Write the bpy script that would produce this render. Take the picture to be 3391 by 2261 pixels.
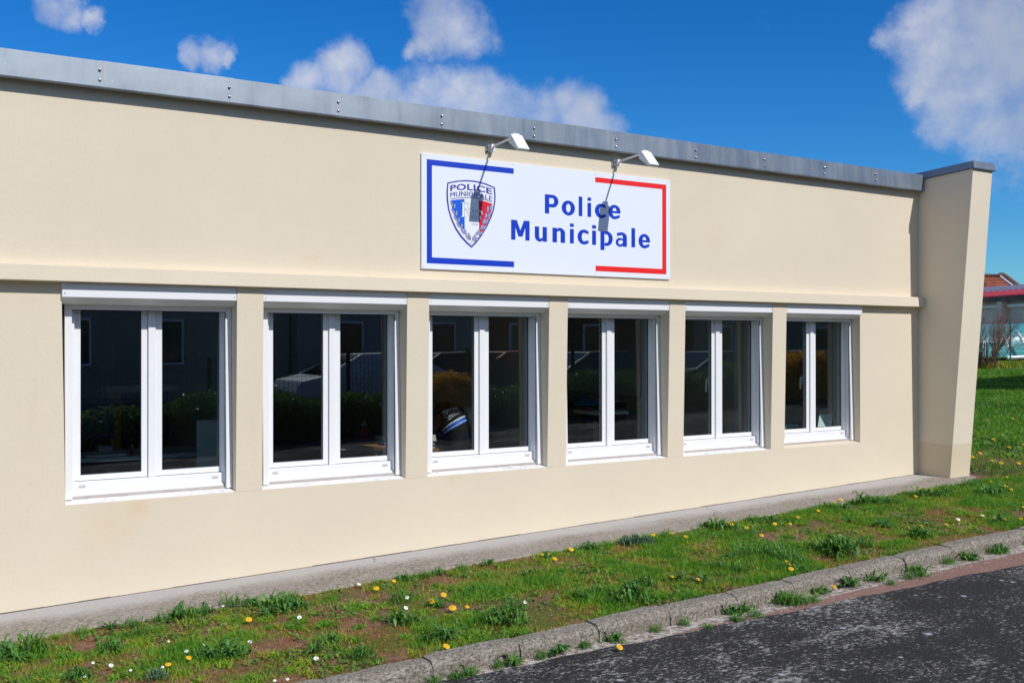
import bpy, bmesh, math, random
import numpy as np
from mathutils import Vector, Matrix
from mathutils.bvhtree import BVHTree
random.seed(7); RNG = np.random.default_rng(7)
SC = bpy.context.scene
for o in list(bpy.data.objects): bpy.data.objects.remove(o)
COL = SC.collection
# ------------------------------------------------------------------ camera
FPX, YAW, PIT, ROL = 3300.0, 0.553063, 0.002350, -0.000618
IMW, IMH = 3391.0, 2261.0
CAM = Vector((0, -7, 0))
_F = Vector((math.sin(YAW)*math.cos(PIT), math.cos(YAW)*math.cos(PIT), math.sin(PIT)))
_R = Vector((math.cos(YAW), -math.sin(YAW), 0)); _U = _R.cross(_F)
_R2 = _R*math.cos(ROL)+_U*math.sin(ROL); _U2 = -_R*math.sin(ROL)+_U*math.cos(ROL)
cd = bpy.data.cameras.new('camera'); cam = bpy.data.objects.new('camera', cd); COL.objects.link(cam)
cd.sensor_width = 36; cd.lens = FPX/IMW*36; cd.clip_start = .05; cd.clip_end = 3000
m = Matrix((_R2, _U2, -_F)).transposed().to_4x4(); m.translation = CAM; cam.matrix_world = m
SC.camera = cam
def ray(x, y): return _F + _R2*((x-IMW/2)/FPX) - _U2*((y-IMH/2)/FPX)
def at(x, y, Y):                       # photo pixel -> point of the plane Y
    d = ray(x, y); return CAM + d*((Y-CAM.y)/d.y)
# ------------------------------------------------------------------ sun, sky, exposure
SUN = Vector((.22, -1, .92)).normalized()
ELEV = math.asin(SUN.z); AZ = math.atan2(SUN.x, SUN.y)
sl = bpy.data.lights.new('sun', 'SUN'); sl.energy = 3.75; sl.angle = math.radians(.5); sl.color = (1, .985, .945)
so = bpy.data.objects.new('sun', sl); COL.objects.link(so)
so.rotation_euler = (-SUN).to_track_quat('-Z', 'Y').to_euler(); so.location = (5, -20, 20)
SC.view_settings.view_transform = 'Standard'; SC.view_settings.look = 'None'
SC.view_settings.exposure = 0; SC.view_settings.gamma = 1; SC.view_settings.use_curve_mapping = False
SC.cycles.max_bounces = 8; SC.cycles.transparent_max_bounces = 16
SC.cycles.sample_clamp_indirect = 6
W = bpy.data.worlds.new('World'); SC.world = W; W.use_nodes = True
nt = W.node_tree; nt.nodes.clear()
def N(nt, t, **k):
    n = nt.nodes.new(t)
    for a, b in k.items(): setattr(n, a, b)
    return n
def mth(nt, op, a, b=None, c=None, clamp=False):
    n = N(nt, 'ShaderNodeMath', operation=op, use_clamp=clamp)
    for i, v in enumerate((a, b, c)):
        if v is None: continue
        if isinstance(v, (int, float)): n.inputs[i].default_value = v
        else: nt.links.new(v, n.inputs[i])
    return n.outputs[0]
def mixc(nt, f, a, b, mode='MIX'):
    n = N(nt, 'ShaderNodeMix', data_type='RGBA', blend_type=mode)
    for i, v in ((0, f), (6, a), (7, b)):
        if isinstance(v, (int, float)): n.inputs[i].default_value = v
        elif isinstance(v, tuple): n.inputs[i].default_value = v if len(v) == 4 else v+(1,)
        else: nt.links.new(v, n.inputs[i])
    return n.outputs[2]
def noise(nt, vec, scale, detail=4, rough=.55, dist=0, out=0):
    n = N(nt, 'ShaderNodeTexNoise'); n.inputs['Scale'].default_value = scale
    n.inputs['Detail'].default_value = detail; n.inputs['Roughness'].default_value = rough; n.inputs['Distortion'].default_value = dist
    if vec is not None: nt.links.new(vec, n.inputs['Vector'])
    return n.outputs[out]
def mrange(nt, v, a, b, c=0., d=1., smooth=False):
    n = N(nt, 'ShaderNodeMapRange', interpolation_type='SMOOTHSTEP' if smooth else 'LINEAR')
    nt.links.new(v, n.inputs[0])
    for i, q in enumerate((a, b, c, d)): n.inputs[i+1].default_value = q
    return n.outputs[0]
sky = N(nt, 'ShaderNodeTexSky', sky_type='NISHITA', sun_disc=False)
sky.sun_elevation = ELEV; sky.sun_rotation = AZ; sky.air_density = 1.0; sky.dust_density = .3; sky.ozone_density = 3.0
hs = N(nt, 'ShaderNodeHueSaturation'); hs.inputs['Saturation'].default_value = 1.42; hs.inputs['Value'].default_value = 1.0
nt.links.new(sky.outputs[0], hs.inputs['Color']); skyc = mixc(nt, 1.0, hs.outputs[0], (.40, .82, 1.12), 'MULTIPLY')
tc = N(nt, 'ShaderNodeTexCoord'); D = tc.outputs['Generated']
nrm = N(nt, 'ShaderNodeVectorMath', operation='NORMALIZE'); nt.links.new(D, nrm.inputs[0]); DN = nrm.outputs[0]
wv = N(nt, 'ShaderNodeVectorMath', operation='SUBTRACT'); nt.links.new(noise(nt, DN, 8, 7, .62, out=1), wv.inputs[0]); wv.inputs[1].default_value = (.5, .5, .5)
wsc = N(nt, 'ShaderNodeVectorMath', operation='SCALE'); nt.links.new(wv.outputs[0], wsc.inputs[0]); wsc.inputs['Scale'].default_value = .10
wad = N(nt, 'ShaderNodeVectorMath', operation='ADD'); nt.links.new(DN, wad.inputs[0]); nt.links.new(wsc.outputs[0], wad.inputs[1])
wno = N(nt, 'ShaderNodeVectorMath', operation='NORMALIZE'); nt.links.new(wad.outputs[0], wno.inputs[0]); DW = wno.outputs[0]
blobs = [(1470,40,100),(1430,70,70),(1520,75,80),(1390,145,42),(1350,168,30),(1040,300,60),(1130,285,75),(1230,340,70),(1330,330,75),(1450,330,80),
 (1550,310,85),(1660,350,85),(1760,370,90),(1860,345,75),(1950,385,85),(1700,420,110),(2005,420,70),(1900,420,90),(1250,300,55),(1400,285,60),(1620,300,55),(1180,260,40),(1560,390,110),(1350,380,90),(1960,360,60),(650,180,38),(720,185,45),(770,205,26),(120,5,48),(210,12,50),(300,20,34),
 (3060,70,80),(3160,60,120),(3300,60,150),(3020,150,70),(3130,170,120),(3260,190,150),(3391,200,150),(3090,250,90),(3060,300,45),(3200,300,110),
 (3300,330,130),(3391,400,130),(3170,380,75),(3270,440,95),(3340,470,100),(3391,330,110),(3391,80,150),(3600,150,320),(3700,420,200)]
acc = None
for (x, y, r) in blobs:
    d = ray(x, y).normalized(); rr = r/FPX*1.25/(1+((x-1695)/FPX)**2)**.5
    dp = N(nt, 'ShaderNodeVectorMath', operation='DOT_PRODUCT'); nt.links.new(DW, dp.inputs[0]); dp.inputs[1].default_value = d
    v = mth(nt, 'MULTIPLY_ADD', dp.outputs['Value'], 2/(rr*rr), 1-2/(rr*rr))     # 1 at the centre, 0 at the rim
    if acc is None: acc = mth(nt, 'MAXIMUM', v, -1)
    else: acc = mth(nt, 'SMOOTH_MAX', acc, v, .5)
# unseen cumulus beyond the view, same colours, cover raised to fill the shadows
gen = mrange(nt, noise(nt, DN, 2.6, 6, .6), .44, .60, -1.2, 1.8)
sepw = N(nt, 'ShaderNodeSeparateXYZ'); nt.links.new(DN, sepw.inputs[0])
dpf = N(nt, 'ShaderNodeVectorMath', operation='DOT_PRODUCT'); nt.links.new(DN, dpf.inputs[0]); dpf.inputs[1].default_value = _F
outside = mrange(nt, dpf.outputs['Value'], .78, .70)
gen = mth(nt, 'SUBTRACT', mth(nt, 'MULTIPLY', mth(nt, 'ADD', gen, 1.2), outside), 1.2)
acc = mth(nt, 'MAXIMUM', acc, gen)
nz = noise(nt, DN, 20, 7, .58, .1); nz2 = noise(nt, DN, 8, 4, .55)
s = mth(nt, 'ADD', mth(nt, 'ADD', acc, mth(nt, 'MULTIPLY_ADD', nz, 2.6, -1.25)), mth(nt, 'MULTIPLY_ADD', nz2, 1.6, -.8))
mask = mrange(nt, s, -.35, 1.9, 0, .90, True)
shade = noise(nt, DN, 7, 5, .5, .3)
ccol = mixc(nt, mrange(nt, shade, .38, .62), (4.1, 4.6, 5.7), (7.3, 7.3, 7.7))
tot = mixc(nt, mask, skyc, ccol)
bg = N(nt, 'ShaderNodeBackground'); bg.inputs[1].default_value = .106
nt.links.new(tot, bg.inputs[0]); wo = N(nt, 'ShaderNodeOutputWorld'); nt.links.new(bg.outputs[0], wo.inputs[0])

# ------------------------------------------------------------------ helpers
def mat(name, col, rough=.6, metal=0, spec=.5, var=0, vscale=5, bump=0, bscale=200, bdist=.002, col2=None, cthr=(.4, .6), detail=5, aniso=None):
    """plain material: base colour, optional second colour by noise, fine bump"""
    m_ = bpy.data.materials.new(name); m_.use_nodes = True; t = m_.node_tree; b = t.nodes['Principled BSDF']
    b.inputs['Roughness'].default_value = rough; b.inputs['Metallic'].default_value = metal; b.inputs['Specular IOR Level'].default_value = spec
    g = N(t, 'ShaderNodeNewGeometry'); P = g.outputs['Position']
    if aniso:
        mp = N(t, 'ShaderNodeMapping'); mp.inputs['Scale'].default_value = aniso; t.links.new(P, mp.inputs['Vector']); P = mp.outputs[0]
    c = col+(1,)
    if col2 is not None:
        c = mixc(t, mrange(t, noise(t, P, vscale, detail, .6), cthr[0], cthr[1]), col, col2)
    elif var:
        f = mrange(t, noise(t, P, vscale, detail, .6), .3, .7)
        c = mixc(t, f, tuple(x*(1-var) for x in col), tuple(min(1, x*(1+var)) for x in col))
    if isinstance(c, tuple): b.inputs['Base Color'].default_value = c
    else: t.links.new(c, b.inputs['Base Color'])
    if bump:
        bp = N(t, 'ShaderNodeBump'); bp.inputs['Strength'].default_value = bump; bp.inputs['Distance'].default_value = bdist
        t.links.new(noise(t, g.outputs['Position'], bscale, 4, .6), bp.inputs['Height']); t.links.new(bp.outputs[0], b.inputs['Normal'])
    return m_
def custom(name, rough=.85, spec=.3):
    m_ = bpy.data.materials.new(name); m_.use_nodes = True; t = m_.node_tree; b = t.nodes['Principled BSDF']
    b.inputs['Roughness'].default_value = rough; b.inputs['Specular IOR Level'].default_value = spec
    g = N(t, 'ShaderNodeNewGeometry'); return m_, t, b, g.outputs['Position']
def addbump(t, b, h, dist=.003, strength=1):
    bp = N(t, 'ShaderNodeBump'); bp.inputs['Strength'].default_value = strength; bp.inputs['Distance'].default_value = dist
    t.links.new(h, bp.inputs['Height']); t.links.new(bp.outputs[0], b.inputs['Normal'])

class MB:
    def __init__(s): s.v = []; s.f = []
    def poly(s, pts):
        n = len(s.v); s.v += [tuple(p) for p in pts]; s.f.append(tuple(range(n, n+len(pts)))); return s
    def hexa(s, p):   # 8 points: bottom 0-3 ccw, top 4-7
        n = len(s.v); s.v += [tuple(q) for q in p]
        for q in ((0,3,2,1),(4,5,6,7),(0,1,5,4),(1,2,6,5),(2,3,7,6),(3,0,4,7)): s.f.append(tuple(n+i for i in q))
        return s
    def box(s, x0, x1, y0, y1, z0, z1):
        return s.hexa([(x0,y0,z0),(x1,y0,z0),(x1,y1,z0),(x0,y1,z0),(x0,y0,z1),(x1,y0,z1),(x1,y1,z1),(x0,y1,z1)])
    def extr(s, prof, x0, x1):      # profile of (y,z) swept along x
        n = len(s.v); k = len(prof)
        s.v += [(x0, y, z) for y, z in prof]+[(x1, y, z) for y, z in prof]
        s.f.append(tuple(n+i for i in range(k))); s.f.append(tuple(n+k+i for i in reversed(range(k))))
        for i in range(k): j = (i+1) % k; s.f.append((n+i, n+k+i, n+k+j, n+j))
        return s
    def tube(s, pts, r, k=6, cap=True):
        pts = [Vector(p) for p in pts]; n0 = len(s.v); m = len(pts)
        if not hasattr(r, '__len__'): r = [r]*m
        up = Vector((0, 0, 1))
        for i, p in enumerate(pts):
            t = (pts[min(i+1, m-1)]-pts[max(i-1, 0)]).normalized()
            a = t.cross(up if abs(t.z) < .95 else Vector((1, 0, 0))).normalized(); b = a.cross(t)
            for j in range(k):
                w = 2*math.pi*j/k; s.v.append(tuple(p+a*(r[i]*math.cos(w))+b*(r[i]*math.sin(w))))
        for i in range(m-1):
            for j in range(k):
                j2 = (j+1) % k; s.f.append((n0+i*k+j, n0+i*k+j2, n0+(i+1)*k+j2, n0+(i+1)*k+j))
        if cap: s.f.append(tuple(n0+j for j in reversed(range(k)))); s.f.append(tuple(n0+(m-1)*k+j for j in range(k)))
        return s
    def sph(s, c, r, u=8, v=5, sq=(1, 1, 1)):
        n0 = len(s.v)
        for i in range(v+1):
            a = math.pi*i/v
            for j in range(u):
                b = 2*math.pi*j/u
                s.v.append((c[0]+r*sq[0]*math.sin(a)*math.cos(b), c[1]+r*sq[1]*math.sin(a)*math.sin(b), c[2]+r*sq[2]*math.cos(a)))
        for i in range(v):
            for j in range(u): s.f.append((n0+i*u+j, n0+(i+1)*u+j, n0+(i+1)*u+(j+1) % u, n0+i*u+(j+1) % u))
        return s
    def lathe(s, c, prof, k=12):     # prof (r,z)
        n0 = len(s.v)
        for r, z in prof:
            for j in range(k): s.v.append((c[0]+r*math.cos(2*math.pi*j/k), c[1]+r*math.sin(2*math.pi*j/k), c[2]+z))
        for i in range(len(prof)-1):
            for j in range(k): s.f.append((n0+i*k+j, n0+i*k+(j+1) % k, n0+(i+1)*k+(j+1) % k, n0+(i+1)*k+j))
        return s
    def build(s, name, m_, parent=None, smooth=False, bevel=0, kind=None, label=None, fix=True):
        o0 = parent['_o'] if parent is not None and '_o' in parent else (0, 0, 0)
        me = bpy.data.meshes.new(name); me.from_pydata([(a-o0[0], b-o0[1], c-o0[2]) for a, b, c in s.v], [], s.f); me.update()
        if fix or bevel:
            bm = bmesh.new(); bm.from_mesh(me)
            if fix: bmesh.ops.recalc_face_normals(bm, faces=bm.faces)
            if bevel: bmesh.ops.bevel(bm, geom=[e for e in bm.edges if len(e.link_faces) == 2 and e.calc_face_angle(0) > .6], offset=bevel, segments=2, profile=.6, affect='EDGES', clamp_overlap=True)
            bm.to_mesh(me); bm.free()
        if smooth:
            for p in me.polygons: p.use_smooth = True
        o = bpy.data.objects.new(name, me); COL.objects.link(o)
        if m_ is not None: me.materials.append(m_)
        if parent is not None: o.parent = parent; o['_o'] = tuple(o0)
        if kind: o['kind'] = kind
        if label: o['label'] = label
        return o
def tag(o, label, cat, group=None):
    o['label'] = label; o['category'] = cat
    if group: o['group'] = group
    return o
def empty(name, loc, parent=None):
    o = bpy.data.objects.new(name, None); COL.objects.link(o); o.empty_display_size = .1
    if parent is not None:
        p0 = parent['_o']; o.parent = parent; o.location = (loc[0]-p0[0], loc[1]-p0[1], loc[2]-p0[2])
    else: o.location = loc
    o['_o'] = tuple(loc); return o
def thing(name, loc, label, cat, group=None): return tag(empty(name, loc), label, cat, group)
def copy_tree(o, parent=None):
    c = o.copy(); COL.objects.link(c); c.parent = parent
    for ch in o.children: copy_tree(ch, c)
    return c
def bx(name, m_, p, *a, **k): return MB().box(*a).build(name, m_, p, **k)
def text_mesh(body, offset=0., width=None, height=None, spacing=None):
    """2D text -> (verts xz scaled so the whole word spans width x cap height), faces"""
    c = bpy.data.curves.new('t', 'FONT'); c.body = body; c.offset = offset; c.resolution_u = 4; c.fill_mode = 'FRONT'
    if spacing: c.space_character = spacing
    o = bpy.data.objects.new('t', c); COL.objects.link(o); bpy.context.view_layer.update()
    me = o.to_mesh(); v = [(p.co.x, p.co.y) for p in me.vertices]; f = [tuple(q.vertices) for q in me.polygons]
    o.to_mesh_clear(); bpy.data.objects.remove(o); bpy.data.curves.remove(c)
    x0 = min(a for a, b in v); x1 = max(a for a, b in v)
    return v, f, x0, x1

# ------------------------------------------------------------------ ground level
def gz(X): X = max(-8., min(42., X)); return .0281*X-1.706
# value noise for planting
_g = RNG.random((256, 256))
def vn(x, y, s):
    x = np.asarray(x, float)*s+31.7; y = np.asarray(y, float)*s+17.3
    xi = np.floor(x).astype(int); yi = np.floor(y).astype(int); fx = x-xi; fy = y-yi
    fx = fx*fx*(3-2*fx); fy = fy*fy*(3-2*fy); a = lambda i, j: _g[i % 256, j % 256]
    return (a(xi, yi)*(1-fx)+a(xi+1, yi)*fx)*(1-fy)+(a(xi, yi+1)*(1-fx)+a(xi+1, yi+1)*fx)*fy

# ------------------------------------------------------------------ materials
def stucco(name, col):
    m_, t, b, P = custom(name, .92, .2)
    big = mrange(t, noise(t, P, .9, 4, .6), .35, .65); fine = mrange(t, noise(t, P, 60, 3, .7), .3, .7)
    c = mixc(t, big, tuple(v*.96 for v in col), tuple(v*1.02 for v in col))
    c = mixc(t, mth(t, 'MULTIPLY', fine, .5), c, (col[0]*.95, col[1]*.94, col[2]*.92))
    # faint rusty run-off and dust
    mp = N(t, 'ShaderNodeMapping'); mp.inputs['Scale'].default_value = (5, 5, .5); t.links.new(P, mp.inputs[0])
    st = mrange(t, noise(t, mp.outputs[0], 1.5, 5, .6), .62, .8, 0, .22)
    c = mixc(t, st, c, (col[0]*.86, col[1]*.76, col[2]*.6))
    for (sx, sz, rr, am) in ((1.38, -1.10, .10, .45), (1.18, -1.20, .22, .22), (3.75, -1.06, .07, .25), (2.6, .62, .10, .2), (6.6, 1.0, .16, .12)):     # rusty marks
        v_ = N(t, 'ShaderNodeVectorMath', operation='DISTANCE'); v_.inputs[1].default_value = (sx, 0, sz); t.links.new(P, v_.inputs[0])
        k_ = mth(t, 'MULTIPLY', mrange(t, mth(t, 'ADD', v_.outputs['Value'], mth(t, 'MULTIPLY_ADD', noise(t, P, 14, 4, .6), rr*1.2, -rr*.6)), 0, rr, am, 0), 1)
        c = mixc(t, k_, c, (col[0]*.98, col[1]*.72, col[2]*.55))
    t.links.new(c, b.inputs['Base Color'])
    h = mth(t, 'ADD', noise(t, P, 110, 5, .75), mth(t, 'MULTIPLY', noise(t, P, 35, 2, .5), .6))
    addbump(t, b, h, .005, .32); return m_
M_WALL = stucco('rendered wall', (.735, .635, .485))
M_FIN = stucco('smooth render', (.755, .66, .51))
M_PLINTH = stucco('plinth render', (.68, .58, .41))
def zinc():
    m_, t, b, P = custom('weathered zinc', .42, .5); b.inputs['Metallic'].default_value = .55
    mp = N(t, 'ShaderNodeMapping'); mp.inputs['Scale'].default_value = (6, 6, 1.0); t.links.new(P, mp.inputs[0])
    a = mrange(t, noise(t, mp.outputs[0], 1.4, 6, .65), .35, .7); bb = mrange(t, noise(t, P, 3, 5, .6), .35, .68)
    c = mixc(t, bb, (.19, .225, .26), (.25, .29, .33)); c = mixc(t, mth(t, 'MULTIPLY', a, .2), c, (.40, .43, .46))
    sp = mrange(t, noise(t, P, 55, 2, .5), .72, .78, 0, .35); c = mixc(t, sp, c, (.6, .62, .63))
    t.links.new(c, b.inputs['Base Color']); t.links.new(mrange(t, a, 0, 1, .38, .6), b.inputs['Roughness'])
    addbump(t, b, noise(t, P, 1.6, 2, .5), .008, .35); return m_
M_ZINC = zinc()
M_ZDARK = mat('zinc underside', (.10, .115, .13), .55, .5)
M_RIVET = mat('rivet steel', (.55, .55, .56), .25, .95)
M_PVC = mat('white pvc', (.82, .815, .82), .32, 0, .5, var=.02, vscale=9)
M_PVCS = mat('white painted aluminium', (.81, .805, .81), .35, 0, .5)
M_CAP = mat('grey drain cap', (.55, .52, .50), .6)
M_GASK = mat('black gasket', (.02, .02, .022), .5)
M_SILL = mat('worn white sill', (.78, .75, .74), .85, 0, .2, col2=(.52, .47, .42), cthr=(.56, .72), vscale=14, bump=.3, bscale=90)
M_MORTAR = mat('mortar', (.40, .35, .31), .95, 0, .2, col2=(.50, .45, .41), cthr=(.3, .7), vscale=9, bump=.6, bscale=150)
M_SIGN = mat('sign white', (.80, .83, .90), .3, 0, .5)
M_BLUE = mat('sign blue', (.002, .042, .50), .4)
M_LBLUE = mat('crest blue', (.006, .115, .68), .35)
M_RED = mat('sign red', (.85, .022, .018), .35)
M_CRED = mat('crest red', (.72, .015, .035), .35)
M_NAVY = mat('crest navy', (.058, .064, .33), .35)
M_INK = mat('crest ink', (.02, .02, .05), .4)
M_LAV = mat('crest lavender', (.37, .35, .58), .4)
M_CWHITE = mat('crest white', (.82, .83, .87), .35)
M_LAMP = mat('lamp white', (.82, .81, .80), .35)
M_LAMPG = mat('lamp galvanised steel', (.45, .43, .40), .35, .8)
def glass():
    m_ = bpy.data.materials.new('window glass'); m_.use_nodes = True; t = m_.node_tree; t.nodes.clear()
    g = N(t, 'ShaderNodeNewGeometry'); dp = N(t, 'ShaderNodeVectorMath', operation='DOT_PRODUCT')
    t.links.new(g.outputs['Normal'], dp.inputs[0]); t.links.new(g.outputs['Incoming'], dp.inputs[1])
    c = mth(t, 'ABSOLUTE', dp.outputs['Value']); k = mth(t, 'POWER', mth(t, 'SUBTRACT', 1, c), 5)
    f = mth(t, 'MULTIPLY_ADD', k, .88, .088, clamp=True)
    tr = N(t, 'ShaderNodeBsdfTransparent'); tr.inputs[0].default_value = (.88, .93, .91, 1)
    gl = N(t, 'ShaderNodeBsdfGlossy'); gl.inputs['Roughness'].default_value = .0; gl.inputs[0].default_value = (.95, 1, 1, 1)
    mp = N(t, 'ShaderNodeBump'); mp.inputs['Strength'].default_value = .06; mp.inputs['Distance'].default_value = .001
    t.links.new(noise(t, g.outputs['Position'], 2.4, 1, .4), mp.inputs['Height']); t.links.new(mp.outputs[0], gl.inputs['Normal'])
    mx = N(t, 'ShaderNodeMixShader'); t.links.new(f, mx.inputs[0]); t.links.new(tr.outputs[0], mx.inputs[1]); t.links.new(gl.outputs[0], mx.inputs[2])
    o = N(t, 'ShaderNodeOutputMaterial'); t.links.new(mx.outputs[0], o.inputs[0]); return m_
M_GLASS = glass()

# ------------------------------------------------------------------ SETTING: ground sheets
def sheet(name, m_, ypoly, off, xs, kind='structure'):
    """ypoly(X)->list of Y values, vertices on the sloped ground at height off"""
    b = MB(); rows = []
    for X in xs:
        ys = ypoly(X); rows.append(len(b.v))
        for Y in ys: b.v.append((X, Y, gz(X)+off))
    k = len(ypoly(xs[0]))
    for i in range(len(xs)-1):
        for j in range(k-1): a = rows[i]+j; c = rows[i+1]+j; b.f.append((a, c, c+1, a+1))
    return b.build(name, m_, kind=kind, fix=False)
XS = [-400, -60, -20, -8, -4]+[x*.5 for x in range(-7, 30)]+[16, 20, 25, 30, 36, 42, 60, 120, 500]
# soil and moss
m_, t, b_, P = custom('soil with moss', .95, .15); M_SOIL = m_
n1 = noise(t, P, 2.3, 6, .65); n2 = noise(t, P, 16, 5, .7); n3 = noise(t, P, 90, 3, .7)
c = mixc(t, mrange(t, n2, .35, .65), (.15, .065, .042), (.36, .20, .14))
c = mixc(t, mrange(t, n1, .46, .58), c, (.115, .135, .022))
c = mixc(t, mth(t, 'MULTIPLY', mrange(t, n2, .5, .62), mrange(t, n1, .40, .5)), c, (.15, .115, .035))
c = mixc(t, mrange(t, n3, .66, .72), c, (.42, .37, .32)); t.links.new(c, b_.inputs['Base Color'])
addbump(t, b_, mth(t, 'ADD', n3, mth(t, 'MULTIPLY', n2, 2)), .012, 1)
# far lawn
m_, t, b_, P = custom('lawn turf', .95, .15); M_TURF = m_
n1 = noise(t, P, .8, 6, .65); n2 = noise(t, P, 12, 6, .7)
c = mixc(t, mrange(t, n2, .35, .65), (.03, .085, .006), (.08, .19, .014)); c = mixc(t, mrange(t, n1, .5, .65), c, (.11, .19, .02))
t.links.new(c, b_.inputs['Base Color']); addbump(t, b_, n2, .03, 1)
# concrete strip along the wall, paler where the wall paint was rinsed off
m_, t, b_, P = custom('old concrete strip', .93, .2); M_SLAB = m_
sp = N(t, 'ShaderNodeSeparateXYZ'); t.links.new(P, sp.inputs[0])
n1 = noise(t, P, 2.2, 6, .65); n2 = noise(t, P, 45, 5, .75); n3 = noise(t, P, 130, 3, .7)
edge = mth(t, 'ADD', sp.outputs['Y'], mth(t, 'MULTIPLY_ADD', n1, .34, -.17))
pale = mrange(t, edge, -.36, -.18)
rough_c = mixc(t, mrange(t, n2, .36, .64), (.14, .112, .085), (.46, .40, .33)); rough_c = mixc(t, mrange(t, n1, .42, .7, 0, .6), rough_c, (.36, .32, .28))
pale_c = mixc(t, mrange(t, n2, .45, .75), (.44, .415, .39), (.54, .515, .485))
c = mixc(t, pale, rough_c, pale_c); c = mixc(t, mrange(t, n3, .70, .74), c, (.72, .71, .70))
vo = N(t, 'ShaderNodeTexVoronoi', feature='DISTANCE_TO_EDGE'); vo.inputs['Scale'].default_value = .30
vm = N(t, 'ShaderNodeVectorMath', operation='ADD'); t.links.new(P, vm.inputs[0])
vs = N(t, 'ShaderNodeVectorMath', operation='SCALE'); vs.inputs['Scale'].default_value = .35; t.links.new(noise(t, P, 4, 4, .6, out=1), vs.inputs[0]); t.links.new(vs.outputs[0], vm.inputs[1])
t.links.new(vm.outputs[0], vo.inputs['Vector']); crk = mrange(t, vo.outputs['Distance'], .0, .0018, 1, 0)
c = mixc(t, mth(t, 'MULTIPLY', crk, .6), c, (.12, .10, .08)); t.links.new(c, b_.inputs['Base Color'])
addbump(t, b_, mth(t, 'SUBTRACT', mth(t, 'ADD', n2, n3), mth(t, 'MULTIPLY', crk, 2)), .005, .8)
# asphalt with lichen
m_, t, b_, P = custom('old asphalt with lichen', .95, .12); M_ASPH = m_
mp = N(t, 'ShaderNodeMapping'); mp.inputs['Scale'].default_value = (.8, 1.25, 1); t.links.new(P, mp.inputs[0]); Q = mp.outputs[0]
n1 = noise(t, Q, 1.1, 5, .65); n2 = noise(t, Q, 42, 5, .75); n3 = noise(t, P, 120, 4, .75)
c = mixc(t, mrange(t, n3, .35, .68), (.010, .0095, .0095), (.080, .076, .073))
dens = mth(t, 'ADD', mth(t, 'MULTIPLY_ADD', n1, .50, -.24), mth(t, 'MULTIPLY_ADD', noise(t, Q, 7, 4, .6), .30, -.15))
lich = mrange(t, mth(t, 'ADD', mth(t, 'ADD', n2, dens), mth(t, 'MULTIPLY_ADD', n3, .25, -.125)), .540, .66)
c = mixc(t, mth(t, 'MULTIPLY', lich, .85), c, (.47, .445, .42))
v2 = N(t, 'ShaderNodeTexVoronoi'); v2.inputs['Scale'].default_value = 7; t.links.new(P, v2.inputs['Vector'])
sz = N(t, 'ShaderNodeSeparateColor'); t.links.new(v2.outputs['Color'], sz.inputs[0])
spot = mth(t, 'LESS_THAN', mth(t, 'ADD', v2.outputs['Distance'], mth(t, 'MULTIPLY_ADD', n3, .18, -.09)), mrange(t, sz.outputs[0], .55, 1, 0, .19))
c = mixc(t, mth(t, 'MULTIPLY', spot, .85), c, (.46, .47, .50)); t.links.new(c, b_.inputs['Base Color'])
addbump(t, b_, mth(t, 'ADD', n3, n2), .01, .9)
M_SAND = mat('gutter sand and grit', (.20, .155, .11), .95, 0, .2, col2=(.62, .56, .49), cthr=(.40, .62), vscale=30, bump=1, bscale=120, bdist=.008)
M_REDB = mat('reddish asphalt band', (.20, .105, .080), .95, 0, .2, col2=(.33, .21, .165), cthr=(.4, .66), vscale=70, bump=.8, bscale=140, bdist=.004)
M_KERB = bpy.data.materials.new('kerb concrete')
m_, t, b_, P = custom('weathered kerb concrete', .95, .2); M_KERB = m_
n1 = noise(t, P, 5, 6, .7); n2 = noise(t, P, 70, 4, .75); n4 = noise(t, P, 14, 3, .6)
c = mixc(t, mrange(t, n2, .36, .64), (.07, .06, .045), (.44, .39, .32)); c = mixc(t, mrange(t, n1, .45, .72, 0, .75), c, (.20, .165, .115))
c = mixc(t, mrange(t, n4, .70, .74), c, (.55, .55, .53)); t.links.new(c, b_.inputs['Base Color']); addbump(t, b_, mth(t, 'ADD', n2, n1), .008, 1)

edgeY = lambda X: -2.47-.072*(max(-5, min(14, X))-2.3)
sheet('ground', M_SAND, lambda X: [-2.5, -2.0, 400 if X > 12 else 60], -.16, XS)
slab_out = lambda X: -.655+.018*math.sin(X*2.1)+.01*math.sin(X*7.7)
XL = [x*.25 for x in range(-16, 60)]
sheet('lawn', M_SOIL, lambda X: [-2.30, -1.9, -1.4, -1.0, -.6, -.3, .0, .4, 1.2] if X > 9.9 else [-2.30, -2.1, -1.9, -1.6, -1.4, -1.2, -1.0, -.8, -.6], -.018, XL)
sheet('lawn_field', M_TURF, lambda X: [-2.3 if X > 14.6 else .9, 3, 8, 15, 25, 60], -.012, [9.96, 10.5, 11, 12, 13, 14.5, 14.75, 16, 18, 20, 24, 28, 32, 36, 42, 60, 90])
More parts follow.
